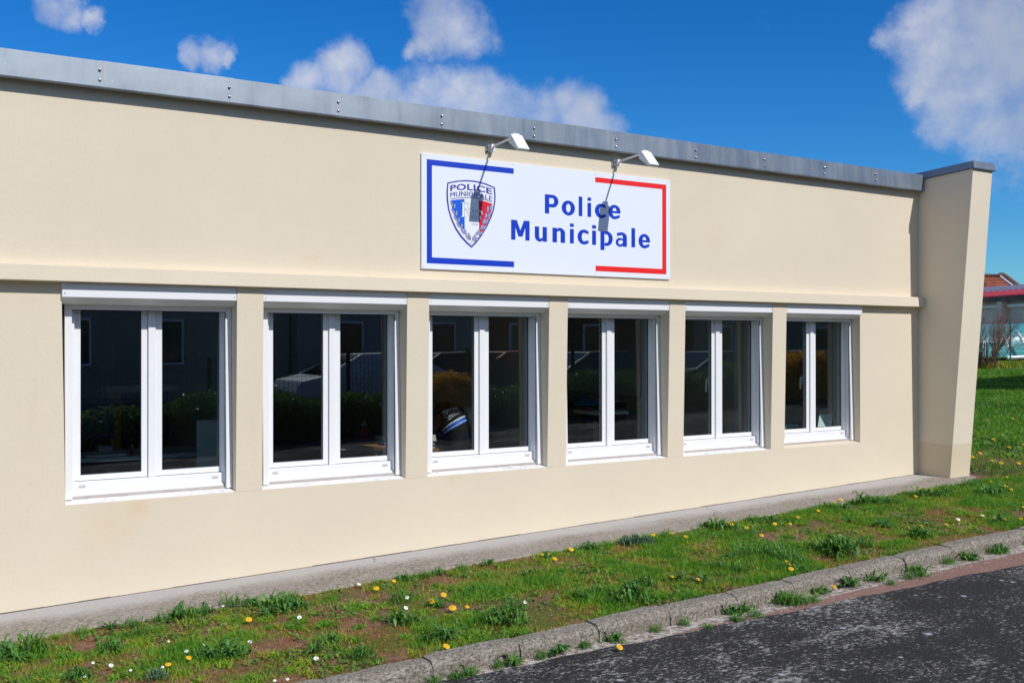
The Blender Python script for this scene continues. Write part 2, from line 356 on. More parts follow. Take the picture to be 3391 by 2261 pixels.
# slab with thickness
b = MB(); xs = [x*.25 for x in range(-16, 38)]+[9.45, 9.62]
n = len(xs)
for X in xs:
    for (Y, dz) in ((.0, 0), (-.33, -.001), (slab_out(X)+.02, -.004), (slab_out(X), -.016), (slab_out(X)+.012, -.14)): b.v.append((X, Y, gz(X)+dz))
for i in range(n-1):
    for j in range(4): a = i*5+j; b.f.append((a, a+1, a+6, a+5))
b.f.append((5*(n-1), 5*(n-1)+1, 5*(n-1)+2, 5*(n-1)+3, 5*(n-1)+4))
b.build('pavement', M_SLAB, kind='structure')
b = MB(); b.v = [(9.622, -.0, gz(9.6)-.001), (9.622, -.60, gz(9.6)-.004), (9.80, -.55, gz(9.8)-.006), (9.95, -.44, gz(9.9)-.008), (10.04, -.20, gz(10)-.01), (10.03, .3, gz(10)-.012), (9.9, .3, gz(10)-.012)]
b.f = [(0, 1, 2, 3, 4, 5, 6)]
b.build('pavement_end', M_SLAB, kind='structure')
sheet('gutter', M_SAND, lambda X: [-2.75, -2.30], -.093, XS)
sheet('gutter_band', M_REDB, lambda X: [min(edgeY(X)-.12, -2.6), -2.565+.012*math.sin(X*5)], -.089, [x*.2 for x in range(16, 90)])
sheet('road', M_ASPH, lambda X: [-10.4, -7, -5, -4, -3.3, edgeY(X)+.012*math.sin(X*6.3)+.008*math.sin(X*17)], -.084, XS[:4]+[x*.1 for x in range(-40, 160)]+[16.5, 20, 25, 30, 36, 42, 60, 120, 500])
# kerb: bedding + stones
kx = [-3.07, -2.54, -2.0, -1.47, -.93, -.40, .14, .67, 1.21, 1.79, 2.35, 2.88, 3.41, 3.94, 4.49, 5.0, 5.55, 6.13, 6.68, 7.19, 7.70, 8.22, 8.75, 9.28, 9.8, 10.33, 10.87, 11.4, 11.93, 12.46, 13.0, 13.5, 14.0, 14.5]
b = MB(); 
for i in range(len(kx)-1):
    a, c = kx[i], kx[i+1]; b.hexa([(a, -2.385, gz(a)-.19), (c, -2.385, gz(c)-.19), (c, -2.30, gz(c)-.19), (a, -2.30, gz(a)-.19), (a, -2.385, gz(a)-.03), (c, -2.385, gz(c)-.03), (c, -2.30, gz(c)-.03), (a, -2.30, gz(a)-.03)])
kerb = b.build('kerb', M_MORTAR, kind='structure'); kerb['_o'] = (0, 0, 0)
for i in range(len(kx)-1):
    a, c = kx[i]+.003, kx[i+1]-.003; jy = random.uniform(-.007, .007); jz = random.uniform(-.006, .006)
    bm = bmesh.new(); nseg = 7; prof = [(-2.425, -.15), (-2.424, -.030), (-2.405, -.004), (-2.385, .003), (-2.30, .005), (-2.275, -.004), (-2.27, -.15)]
    rows = []
    for s in range(nseg+1):
        X = a+(c-a)*s/nseg; e = .005 if s in (0, nseg) else 0
        rows.append([bm.verts.new((X, y+jy+random.uniform(-.004, .004)+(e if y < -2.35 else -e), gz(X)+z+jz-(e if z > -.1 else 0)+random.uniform(-.003, .003))) for y, z in prof])
    for s in range(nseg):
        for j in range(len(prof)-1): bm.faces.new((rows[s][j], rows[s][j+1], rows[s+1][j+1], rows[s+1][j]))
    bm.faces.new(rows[0][::-1]); bm.faces.new(rows[-1]); bmesh.ops.recalc_face_normals(bm, faces=bm.faces)
    me = bpy.data.meshes.new('kerb_stone'); bm.to_mesh(me); bm.free(); me.materials.append(M_KERB)
    o = bpy.data.objects.new('kerb_stone', me); COL.objects.link(o); o.parent = kerb

# ------------------------------------------------------------------ POLICE STATION
PX, NW = 1.3185, 6
OL, OR_ = .903, 2.033         # opening left / right of the first window
ZT, ZB = .40, -1.041
st = thing('police_station', (5, 0, gz(5)), 'single-storey beige rendered police station with zinc roof edge and six white windows', 'building')
b = MB(); XR = 9.59
b.box(-4, XR, 0, .30, .42, 1.70)
b.box(-4, XR, 0, .30, -2.2, ZB)
b.hexa([(-4, 0, ZB), (.928, 0, ZB), (.905, .30, ZB), (-4, .30, ZB), (-4, 0, .42), (OL, 0, .42), (OL, .30, .42), (-4, .30, .42)])
b.box(OR_+PX*5, XR, 0, .30, ZB, .42)
b.build('facade_wall', M_WALL, st)
for i in range(5):
    x0 = OR_+PX*i; x1 = OL+PX*(i+1)
    MB().hexa([(x0, -.0015, ZB), (x1, -.0015, ZB), (x1, .30, ZB), (x0, .30, ZB), (x0, -.036, .42), (x1, -.036, .42), (x1, .30, .42), (x0, .30, .42)]).build('pillar', M_WALL, st)
for i in range(6):   # wall above each shutter box
    x0 = OL+PX*i; x1 = OR_+PX*i
    bx('lintel', M_WALL, st, x0, x1, .0, .30, .398, .42)
jb = MB()
for i in range(68):
    a_, c_ = -4+i*.2, -3.8+i*.2; a_, c_ = min(a_, XR), min(c_, XR)
    if c_ > a_: h1 = .003+.004*random.random(); jb.hexa([(a_, -.0035, gz(a_)-.01), (c_, -.0035, gz(c_)-.01), (c_, .001, gz(c_)-.01), (a_, .001, gz(a_)-.01), (a_, -.0025, gz(a_)+h1), (c_, -.0025, gz(c_)+h1), (c_, .001, gz(c_)+h1), (a_, .001, gz(a_)+h1)])
jb.build('base_joint', mat('dark joint', (.10, .08, .06), .95), st, fix=False)
MB().extr([(.0, .398), (-.088, .402), (-.080, .503), (.0, .512)], -4, XR-.001).build('cornice', M_WALL, st, bevel=.004)
# zinc coping in sections
cj = [-3.9, -3.05, -2.2, -1.35, -.5, .31, 1.154, 1.997, 2.799, 3.657, 4.517, 5.31, 6.23, 7.111, 7.96, 8.746, 9.585]
for i in range(len(cj)-1):
    x0, x1 = cj[i], cj[i+1]; dy = .0015*(i % 2); zt = 1.845+random.uniform(-.002, .002)
    seg = MB().extr([(-.082-dy, 1.668), (-.084-dy, 1.675), (-.076-dy, zt), (.36, zt+.02), (.36, zt+.012), (-.070-dy, zt-.010), (-.074-dy, 1.678), (-.060, 1.672), (-.060, 1.664)], x0-.03*(i > 0), x1-.004)
    for q_, (X_, Y_, Z_) in enumerate(seg.v): seg.v[q_] = (X_, Y_, Z_+float(np.interp(X_, [-4, .3, 2.3, 5, 9.6], [-.02, -.007, .006, .008, .0])))   # the edge is not quite straight
    cp = seg.build('coping_panel', M_ZINC, st)
    if i:
        xr = x0+(-.032 if x0 < 4.9 else .028)+.0
        host = cp
        for zz in (1.716, 1.782):
            r = MB().sph((xr, -.088, zz), .0095, 10, 6, (1, .7, 1)).build('rivet', M_RIVET, host, smooth=True)
    MB().extr([(-.0795-dy, 1.672), (-.081-dy, 1.672), (-.079-dy, zt-.004), (-.0775-dy, zt-.004)], x1-.0045, x1+.001).build('seam', M_LAMPG, cp)
bx('fascia_board', M_ZDARK, st, -4, 9.585, -.055, .34, 1.701, 1.80)
# side fin: splayed wing wall at the right-hand end
x0, x1 = 9.592, 9.928
fy = lambda z: -.385-(z+1.445)/(1.845+1.445)*.275
def finpart(z0a, z0b, z1a, z1b, name, m_, g=0):
    # a: at the wall (Y=.3), b: at the outer face
    MB().hexa([(x0-g, fy(z0b), z0b), (x1+g, fy(z0b), z0b), (x1+g, .32, z0a), (x0-g, .32, z0a), (x0-g, fy(z1b), z1b), (x1+g, fy(z1b), z1b), (x1+g, .32, z1a), (x0-g, .32, z1a)]).build(name, m_, st)
finpart(-1.08, -1.08, 1.79, 1.842, 'end_wall', M_FIN)
finpart(-2.0, -2.0, -1.08, -1.08, 'end_wall_plinth', M_PLINTH, .0015)
MB().hexa([(x0-.018, fy(1.84)-.022, 1.838), (x1+.030, fy(1.84)-.022, 1.838), (x1+.030, .33, 1.785), (x0-.018, .33, 1.785),
           (x0-.012, fy(1.84)-.014, 1.912), (x1+.012, fy(1.84)-.014, 1.912), (x1+.012, .33, 1.862), (x0-.012, .33, 1.862)]).build('end_wall_coping', M_ZINC, st)
MB().hexa([(x0-.019, fy(1.84)-.024, 1.832), (x1+.031, fy(1.84)-.024, 1.832), (x1+.031, .33, 1.779), (x0-.019, .33, 1.779),
           (x0-.016, fy(1.84)-.020, 1.8375), (x1+.028, fy(1.84)-.020, 1.8375), (x1+.028, .33, 1.7845), (x0-.016, .33, 1.7845)]).build('drip_edge', M_ZDARK, st)
# roof, floor, ceiling, inner walls
M_IN = mat('interior wall paint', (.42, .39, .33), .8, var=.05, vscale=2)
M_CEIL = mat('ceiling', (.35, .35, .34), .8)
M_FLOOR = mat('dark vinyl floor', (.16, .14, .12), .45, var=.1, vscale=4)
bx('roof', M_ZDARK, st, -4, 9.59, .301, 6.2, 1.60, 1.66)
bx('ceiling', M_CEIL, st, -4, 9.59, .301, 6.0, .62, .70)
bx('floor', M_FLOOR, st, -4, 9.59, .301, 6.0, -2.1, -1.82)
bx('rear_wall', M_IN, st, -4, 9.93, 6.0, 6.2, -2.1, 1.60)
bx('inner_end_wall', M_IN, st, 9.45, 9.59, .301, 6.0, -1.82, .62)
bx('gable_wall', M_FIN, st, 9.592, 9.928, .321, 6.0, -2.0, 1.79)
bx('left_gable_wall', M_WALL, st, -4.2, -4.002, 0, 6.2, -2.1, 1.66)
for X in (-.6, 2.25, 4.95, 7.42):   # partitions between offices
    Y0 = .62 if X > 0 else .301
    bx('partition_wall', M_IN, st, X, X+.09, Y0, 6.0, -1.82, .62)

# ---- windows: one is built, five are copies with their own small differences
def make_window():
    w = empty('window', (OL, 0, ZB), st); w['_o'] = (OL, 0, ZB)
    # shutter box with chamfered front
    MB().extr([(-.030, .397), (-.030, .304), (.030, .268), (.045, .262), (.150, .262), (.150, .397)], OL+.001, OR_-.002).build('shutter_box', M_PVCS, w, bevel=.003)
    bx('box_seam', M_CAP, w, OL+.006, OR_-.006, -.0315, -.029, .3885, .3905)
    for xx in (OL+.018, OR_-.018):
        MB().sph((xx, -.030, .327), .005, 8, 4, (1, .5, 1)).build('screw', M_RIVET, w)
    MB().box(OL+.0785, OR_-.0445, .112, .15, .228, .2618).build('head_rail', M_PVC, w, bevel=.002)
    for (xa, xb) in ((OL+.034, OL+.078), (OR_-.044, OR_-.002)):
        MB().hexa([(xa, .075, -1.020), (xb, .075, -1.020), (xb, .150, -1.020), (xa, .150, -1.020), (xa, .108, .2615), (xb, .108, .2615), (xb, .150, .2615), (xa, .150, .2615)]).build('guide_rail', M_PVCS, w, bevel=.003)
    # fixed frame
    fr = MB(); fr.box(OL+.06, OL+.100, .152, .215, -.9165, .2605); fr.box(OR_-.048, OR_-.010, .152, .215, -.9165, .2605)
    fr.box(OL+.06, OR_-.016, .150, .215, -1.0, -.9175); fr.build('frame', M_PVC, w, bevel=.003)
    MB().extr([(.122, -1.006), (.122, -.998), (.1495, -.985), (.1495, -1.006)], OL+.067, OR_-.049).build('frame_lip', M_PVC, w)
    for xa in (OL+.127, OR_-.125):
        bx('drain_cap', M_CAP, w, xa, xa+.042, .1455, .1499, -.953, -.937)
    bx('frame_gap', M_GASK, w, OL+.1005, OR_-.0485, .200, .212, -.9173, -.9135)
    gx = [(OL+.143, 1.436), (1.573, 1.972)]
    for k, (ga, gb) in enumerate(gx):
        sa, sb = (OL+.1005, 1.474) if k == 0 else (1.4775, 2.004)
        s_ = MB(); y0, y1 = (.192, .232); zb, zt = -.913, .285; hb = -.877; ht = .258
        def ramp(x0, x1, z0, z1, side):   # rail with a small bevel to the glass
            s_.box(x0, x1, y0, y1, z0, z1)
        ramp(sa, ga, zb, zt, 0); ramp(gb, sb, zb, zt, 0); ramp(ga, gb, zb, hb, 0); ramp(ga, gb, ht, zt, 0)
        sash = s_.build('sash', M_PVC, w, bevel=.0)
        g_ = MB(); gg = .0025
        g_.box(ga, ga+gg, .200, .214, hb, ht); g_.box(gb-gg, gb, .200, .214, hb, ht); g_.box(ga+gg, gb-gg, .200, .214, hb, hb+gg); g_.box(ga+gg, gb-gg, .200, .214, ht-gg, ht)
        g_.build('gasket', M_GASK, w)
        bx('glass_pane', M_GLASS, w, ga+.001, gb-.001, .211, .217, hb+.001, ht-.001, fix=True)
    MB().box(1.4795, 1.527, .176, .1918, -.915, .2605).build('astragal', M_PVC, w, bevel=.002)
    bx('frame_shadow_gap', M_GASK, w, OR_-.0478, OR_-.0443, .1005, .108, -1.0, .2275); bx('top_gap', M_GASK, w, OL+.0785, OR_-.0480, .113, .150, .2245, .2278)
    bx('astragal_cap', M_CAP, w, 1.5275, 1.5300, .1865, .1918, -.915, -.883)
    # sloping sill with mortar bed
    MB().hexa([(OL, .003, ZB-.012), (OR_, .003, ZB-.012), (OR_, .30, ZB-.012), (OL, .30, ZB-.012), (OL, .003, ZB+.001), (OR_, .003, ZB+.001), (OR_, .30, ZB+.05), (OL, .30, ZB+.05)]).build('sill', M_SILL, w)
    b = MB(); nn = 14
    xs_ = [OL+.080+(OR_-.05-OL-.080)*i/nn for i in range(nn+1)]
    for i in range(nn):
        r0 = .104+.0015*random.random(); b.box(xs_[i], xs_[i+1], r0, .1995, ZB+.020, -1.0065)
    b.build('mortar_bed', M_MORTAR, w)
    bx('inner_board', M_PVC, w, OL+.02, OR_-.02, .2325, .34, -.985, -.955)
    return w
w0 = make_window(); WINS = [w0]; bpy.context.view_layer.update()
for i in range(1, NW):
    c = copy_tree(w0, st); c.location.x = w0.location.x+PX*i; WINS.append(c)
for o in WINS[5].children:      # the last sill is rendered over like the wall
    if o.name.startswith('sill'): o.data = o.data.copy(); o.data.materials[0] = M_WALL; o['label'] = 'window sill rendered over in the wall colour'
def handle(i, xx):
    w = WINS[i]; X = xx+PX*i; o0 = (OL+PX*i, 0, ZB)
    b = MB().box(X-.012, X+.012, .233, .25, -.42, -.34).box(X-.010, X+.010, .25, .285, -.36, -.34).tube([(X, .285, -.35), (X, .29, -.40), (X, .29, -.47)], .011, 8)
    me = b.build('handle', M_PVC, None); me.data.transform(Matrix.Translation((-o0[0], -o0[1], -o0[2]))); me.parent = w
for i in (4, 5): handle(i, 1.455)

# ------------------------------------------------------------------ SIGN
sg = thing('wall_sign', (4.745, -.02, .587), 'wide white Police Municipale sign with blue and red corner brackets and a crest', 'sign')
bx('panel', M_SIGN, sg, 3.482, 6.008, -.018, -.001, .587, 1.489, bevel=.001)
def flat(name, m_, polys, y, parent):
    b = MB()
    for p in polys: b.poly([(x, y, z) for x, z in p])
    o = b.build(name, m_, parent, fix=False); return o
YS = -.0186
def rects(name, m_, rs, parent):
    b = MB()
    for (xa, xb, za, zb) in rs: b.box(xa, xb, YS-.0004, YS+.0005, za, zb)
    return b.build(name, m_, parent)
rects('blue_bracket', M_BLUE, [(3.527, 3.5725, .631, 1.4445), (3.5725, 4.327, 1.400, 1.4445), (3.5725, 4.330, .631, .678)], sg)
rects('red_bracket', M_RED, [(5.9145, 5.961, .631, 1.4455), (5.160, 5.9145, 1.402, 1.4455), (5.163, 5.9145, .631, .678)], sg)
for X in (3.50, 4.32, 5.16, 5.99):
    for Z in (.602, 1.473): MB().sph((X, -.0185, Z), .0045, 8, 4, (1, .4, 1)).build('screw', M_LAMPG, sg)
def ringseg(cx_, cz_, rx, rz, tx, tz, a0, a1, k=28):
    out = []
    for i in range(k):
        q = []
        for j in (i, i+1):
            a = math.radians(a0+(a1-a0)*j/k); q.append(((cx_+rx*math.cos(a), cz_+rz*math.sin(a)), (cx_+(rx-tx)*math.cos(a), cz_+(rz-tz)*math.sin(a))))
        out.append([q[0][0], q[1][0], q[1][1], q[0][1]])
    return out
def R_(x0, x1, z0, z1): return [[(x0, z0), (x1, z0), (x1, z1), (x0, z1)]]
def glyph(ch):     # bold humanist sans letters, cap height 1, returned with their width
    S, H, X = .262, .178, .755
    if ch == 'l': return R_(0, S, 0, 1.045), S
    if ch == 'i': return R_(0, S, 0, X)+R_(0, S, .86, 1.04), S
    if ch == 'P': return R_(0, S, 0, 1)+R_(S, .46, 1-H, 1)+R_(S, .46, .335, .335+H)+ringseg(.46, .6675, .36, .3325, .262, H, -90, 90), .82
    if ch == 'o': return ringseg(.41, .3775, .41, .395, .268, .168, 0, 360, 44), .82
    if ch == 'c': return ringseg(.41, .3775, .41, .395, .272, .168, 60, 300, 36)+[[(.615, .7196), (.70, .69), (.70, .535), (.49, .585)], [(.615, .0354), (.70, .065), (.70, .22), (.49, .17)]], .70
    if ch == 'e': return ringseg(.41, .3775, .41, .395, .268, .162, 8, 300, 40)+R_(.17, .812, .315, .435)+[[(.615, .0354), (.765, .085), (.765, .24), (.49, .168)]], .82
    if ch == 'M':
        return R_(0, .252, 0, 1)+R_(.828, 1.08, 0, 1)+[[(.2521, 1), (.33, 1), (.54, .50), (.54, .18), (.42, .18), (.2521, .62)], [(.8279, 1), (.75, 1), (.5401, .50), (.5401, .18), (.66, .18), (.8279, .62)]], 1.08
    if ch == 'u': return R_(0, S, .27, X)+R_(.473, .735, 0, X)+ringseg(.34, .27, .34, .29, .262, .16, 180, 270, 12)+[[(.34, -.02), (.474, .06), (.474, .20), (.34, .14)]], .735
    if ch == 'n': return R_(0, S, 0, X)+R_(.473, .735, 0, .50)+ringseg(.395, .50, .34, .275, .262, .16, 0, 90, 12)+[[(.395, .775), (.261, .70), (.261, .55), (.395, .615)]], .735
    if ch == 'p': return R_(0, S, -.245, X)+ringseg(.40, .3775, .40, .395, .268, .168, -118, 118, 32), .80
    if ch == 'a': return R_(.445, .705, 0, .52)+ringseg(.375, .51, .33, .262, .26, .15, 0, 100, 12)+[[(.325, .769), (.08, .725), (.08, .555), (.37, .618), (.37, .70)]]+ringseg(.27, .225, .27, .24, .165, .125, 60, 330, 26)+[[(.40, .433), (.446, .44), (.446, .335), (.36, .335)], [(.41, .03), (.446, .06), (.446, .20), (.40, .16)]], .705
def letters(word_, px, z0, cap):
    for k_, (ch, (xa, xb)) in enumerate(zip(word_, px)):
        X0 = at(1350+xa/2.6133, 720, -.0186).x; X1 = at(1350+xb/2.6133, 720, -.0186).x
        pl, w = glyph(ch); mb = MB()
        for j, q in enumerate(pl): mb.poly([(X0+x/w*(X1-X0), YS-.00002*(j % 9), z0+z*cap) for x, z in q])
        mb.build('letter', M_BLUE, sg, fix=False)
letters('Police', [(1187,1305),(1333,1448),(1480,1512),(1556,1588),(1620,1715),(1738,1843)], 1.096, .161)
letters('Municipale', [(895,1055),(1100,1205),(1253,1362),(1404,1438),(1470,1565),(1596,1630),(1668,1775),(1800,1897),(1936,1968),(1998,2098)], .857, .164)
# crest, digitised in the photograph's crop and laid on the sign plane
def cr(x, y): p = at(1380+x/5.228, 560+y/5.228, -.0186); return (p.x, p.z)
outer = [(527,235),(690,202),(850,190),(1000,200),(1180,243),(1352,315),(1365,450),(1362,560),(1340,700),(1290,850),(1210,1020),(1110,1180),(1030,1285),(950,1365),(860,1290),(750,1170),(660,1030),(590,870),(540,700),(517,540),(514,400)]
inner = [(548,255),(700,225),(850,216),(1000,228),(1170,268),(1328,332),(1340,450),(1337,560),(1314,700),(1264,845),(1186,1005),(1090,1160),(1010,1262),(950,1328),(880,1266),(775,1150),(685,1015),(615,860),(565,700),(545,540),(540,400)]
crest = empty('crest', (3.93, YS, 1.04), sg)
flat('shield', M_NAVY, [[cr(*p) for p in outer]], YS-.0004, crest)
flat('shield_field', M_CWHITE, [[cr(*p) for p in inner]], YS-.0008, crest)
flat('blue_stripe', M_LBLUE, [[cr(*p) for p in [(585,545),(700,528),(825,520),(830,1060),(745,1000),(665,850),(612,700)]]], YS-.0011, crest)
flat('red_stripe', M_CRED, [[cr(*p) for p in [(1070,542),(1190,562),(1305,604),(1300,700),(1262,830),(1205,960),(1145,1080),(1082,1172)]]], YS-.0011, crest)
tl = [(582,515),(740,494),(900,490),(1080,507),(1200,535),(1305,572)]
flat('divider_line', M_INK, [[cr(*p) for p in tl]+[cr(x, y+11) for x, y in reversed(tl)]], YS-.0011, crest)
def warp(body, top, bot, off, name, m_, spacing=1.0, dx=0., lift=0.):
    v, f, a, b_ = text_mesh(body, off, spacing=spacing); zmin, zmax = -off, .682+off
    q = lambda P3, s: tuple((1-s)*(1-2*s)*P3[0][i]+4*s*(1-s)*P3[1][i]+s*(2*s-1)*P3[2][i] for i in (0, 1))
    mb = MB()
    for x, y in v:
        s = (x-a)/(b_-a); tt = min(1, max(0, (y-zmin)/(zmax-zmin))); A = q(bot, s); B = q(top, s)
        X, Z = cr(A[0]*(1-tt)+B[0]*tt, A[1]*(1-tt)+B[1]*tt); mb.v.append((X+dx, YS-.0012-lift, Z))
    mb.f = f; mb.build(name, m_, crest, fix=False)
warp('POLICE', [(578,285),(935,262),(1300,345)], [(578,387),(935,370),(1302,448)], .03, 'crest_lettering', M_NAVY, 1.05)
for k_ in range(3): warp('MUNICIPALE', [(582,410),(935,393),(1305,478)], [(582,492),(935,478),(1303,556)], .0, 'crest_lettering', M_NAVY, 1.08, .0017*(k_-1), .0001*k_)
def leafp(cx_, cy_, ang, L, w):
    out = []
    for i in range(12):
        a = 2*math.pi*i/12; u = math.cos(a)*L; v = math.sin(a)*w*(1-.25*math.cos(a)); r = math.radians(ang)
        out.append(cr(cx_+u*math.cos(r)-v*math.sin(r), cy_+u*math.sin(r)+v*math.cos(r)))
    return out
lf = [(605,605,-115,48,17),(655,640,-85,45,15),(630,735,-125,52,18),(688,765,-80,50,17),(672,855,-125,50,18),(728,880,-85,48,16),(722,970,-130,52,19),(780,985,-85,50,16),(795,1080,-130,52,19),(842,1090,-100,48,14),(885,1185,-135,58,20),(908,1160,-110,60,15),
      (1232,690,-90,60,20),(1285,665,-75,45,22),(1200,805,-80,52,22),(1258,790,-60,48,22),(1165,905,-75,50,24),(1215,900,-60,50,22),(1128,1005,-65,50,24),(1172,1010,-50,50,22),(1062,1095,-55,50,24),(1110,1108,-40,50,22),(995,1180,-60,58,20),(1030,1215,-35,55,24)]
flat('laurel_outline', M_INK, [leafp(x, y, a, L+4, w+4) for x, y, a, L, w in lf], YS-.0015, crest)
flat('laurel_leaves', M_LAV, [leafp(x, y, a, L-1, w-1) for x, y, a, L, w in lf], YS-.0019, crest)
vb = []
for x, y, a, L, w in lf:
    r = math.radians(a); ux, uy = math.cos(r), math.sin(r)
    vb.append([cr(x-ux*L*.8-uy*1.6, y-uy*L*.8+ux*1.6), cr(x+ux*L*.6, y+uy*L*.6), cr(x-ux*L*.8+uy*1.6, y-uy*L*.8-ux*1.6)])
for q in ([(925,1300),(980,1245)], [(975,1305),(930,1240)]): vb.append([cr(q[0][0]-2, q[0][1]), cr(q[0][0]+2, q[0][1]+2), cr(q[1][0]+2, q[1][1]), cr(q[1][0]-2, q[1][1])])
flat('laurel_veins', M_INK, vb, YS-.0022, crest)
def thick(poly, g):
    cx_ = sum(p[0] for p in poly)/len(poly); out = []
    n = len(poly)
    area = sum(poly[i][0]*poly[(i+1) % n][1]-poly[(i+1) % n][0]*poly[i][1] for i in range(n)); sgn = 1 if area > 0 else -1
    for i in range(n):
        p, a, b = Vector(poly[i]), Vector(poly[i-1]), Vector(poly[(i+1) % n])
        e1 = (p-a).normalized(); e2 = (b-p).normalized(); n1 = Vector((e1.y, -e1.x))*sgn; n2 = Vector((e2.y, -e2.x))*sgn
        m1 = (n1+n2); m1 = m1/max(.35, m1.length_squared/2) if m1.length > 1e-6 else n1
        out.append((p.x+m1.x*g, p.y+m1.y*g))
    return out
def arc(cx_, cy_, rx, ry, a0, a1, k=9): return [(cx_+rx*math.cos(math.radians(a0+(a1-a0)*i/k)), cy_+ry*math.sin(math.radians(a0+(a1-a0)*i/k))) for i in range(k+1)]
Rg = [[(762,573),(830,576),(830,588),(822,590),(822,822),(850,826),(850,833),(758,825),(758,818),(786,816),(792,585),(762,580)],
      [(826,577)]+arc(855,640,78,62,-90,90,10)+[(826,702),(826,690)]+arc(852,639,42,48,90,-90,10)+[(826,590)],
      [(848,700),(880,702),(945,826),(965,828),(965,836),(922,836)]]
Fg = [[(958,712),(1020,714),(1020,955),(1055,960),(1055,966),(957,960),(957,953),(988,950),(988,724),(958,719)],
      [(1021,714),(1130,725),(1138,785),(1128,785),(1110,742),(1021,728)],[(1021,826),(1085,832),(1098,800),(1110,806),(1110,880),(1100,882),(1090,848),(1021,840)]]
flat('monogram_outline', M_INK, [[cr(*p) for p in thick(q, 3.6)] for q in Rg+Fg], YS-.0015, crest)
flat('monogram', M_CWHITE, [[cr(*p) for p in thick(q, -.3)] for q in Rg+Fg], YS-.0019, crest)

# ------------------------------------------------------------------ SIGN LAMPS
def make_lamp(bxx, label):
    L = thing('wall_lamp', (bxx, -.0, 1.60), label, 'lamp', 'white arm lamps over the sign')
    MB().box(bxx-.002, bxx+.032, -.048, -.001, 1.558, 1.618).build('bracket', M_LAMP, L, bevel=.003)
    MB().box(bxx-.034, bxx-.004, -.012, -.001, 1.558, 1.618).build('wall_plate', M_LAMPG, L, bevel=.002)
    for z in (1.572, 1.606): MB().tube([(bxx-.018, -.034, z), (bxx-.018, -.0125, z)], .0085, 8).build('bolt', M_RIVET, L, smooth=False)
    MB().tube([(bxx+.018, -.05, 1.598), (bxx+.012, -.10, 1.604), (bxx-.028, -.43, 1.603)], .0085, 8).build('arm', M_LAMP, L, smooth=False)
    dx = -.03
    # sloping head: flat reflector box tipped towards the sign with wedge back
    x0, x1 = bxx+dx-.045, bxx+dx+.058
    A = (-.462, 1.618); B = (-.575, 1.490); C_ = (-.555, 1.476); D_ = (-.425, 1.560)
    MB().extr([A, B, C_, D_], x0, x1).build('lamp_head', M_LAMP, L, bevel=.004)
    MB().box(x0+.022, x1-.022, -.463, -.433, 1.606, 1.626).build('head_hinge', M_LAMP, L, bevel=.003)
    return L
make_lamp(4.10, 'white arm lamp over the crest, the left one of the sign lamps')
make_lamp(5.385, 'white arm lamp over the lettering, the right one of the sign lamps')

# ------------------------------------------------------------------ THINGS IN THE OFFICES
def chamf(col, r=.5, **k): return mat('interior '+str(len(bpy.data.materials)), col, r, **k)
M_WOOD = mat('orange beech desk', (.42, .19, .075), .45, var=.08, vscale=8, aniso=(2, 14, 2))
M_GREYT = mat('grey desk top', (.66, .69, .70), .5); M_DARKM = mat('black furniture', (.012, .012, .014), .4)
M_PAPER = mat('paper', (.72, .74, .80), .8); M_WB = mat('whiteboard', (.55, .62, .63), .3); M_CAB = mat('grey cabinet', (.36, .38, .38), .5)
def desk(name, label, x0, x1, y0, y1, zt, m_top, leg=M_DARKM, cat='desk'):
    d = thing(name, ((x0+x1)/2, (y0+y1)/2, -1.82), label, cat)
    bx('desk_top', m_top, d, x0, x1, y0, y1, zt-.03, zt, bevel=.003)
    for X in (x0+.04, x1-.08):
        for Y in (y0+.04, y1-.08): bx('leg', leg, d, X, X+.04, Y, Y+.04, -1.82, zt-.0305)
    bx('rail', leg, d, x0+.08, x1-.08, y1-.075, y1-.055, zt-.20, zt-.04)
    return d
def blk(name, label, cat, m_, *a, bevel=.003): return tag(bx(name, m_, None, *a, bevel=bevel), label, cat)
# office 1
p = at(300, 1540, 1.5); zt1 = at(400, 1512, 1.3).z
desk('desk', 'grey desk with papers behind the first window', at(255, 1520, 1.3).x, at(690, 1500, 1.3).x, 1.3, 1.95, zt1, M_GREYT)
q = at(340, 1503, 1.5)
blk('paper_stack', 'lilac sheets lying on the grey desk', 'papers', M_PAPER, q.x-.14, q.x+.16, 1.40, 1.62, zt1+.0005, zt1+.012, bevel=0)
q = at(342, 1485, 1.75)
blk('binder', 'thick folded file on the grey desk behind the lilac sheets', 'binder', mat('folded file', (.55, .52, .7), .7), q.x-.05, q.x+.06, 1.66, 1.86, zt1+.0005, zt1+.05)
q = at(312, 1415, 1.8)
mo = thing('monitor', (q.x, 1.8, zt1), 'dark computer monitor on the grey desk behind the first window', 'monitor')
bx('screen', mat('monitor screen', (.035, .06, .16), .25), mo, q.x-.17, q.x+.17, 1.88, 1.90, zt1+.10, zt1+.42, bevel=.003)
bx('stand', M_DARKM, mo, q.x-.03, q.x+.03, 1.87, 1.93, zt1+.02, zt1+.0995); bx('foot', M_DARKM, mo, q.x-.1, q.x+.1, 1.82, 1.98, zt1+.0005, zt1+.0195)
q = at(438, 1495, 1.42)
bo = thing('bottle', (q.x, 1.42, zt1), 'small red bottle with a pale pump standing on the grey desk', 'bottle')
MB().lathe((q.x, 1.42, zt1), [(0, 0.0005), (.016, .0005), (.018, .02), (.016, .035), (.007, .045), (0, .046)]).build('body', mat('red plastic', (.4, .01, .015), .3), bo, smooth=True)
MB().lathe((q.x, 1.42, zt1), [(0, .0465), (.006, .0465), (.005, .08), (0, .081)]).build('pump', M_PVC, bo, smooth=True)
q0 = at(560, 1392, 2.1); 
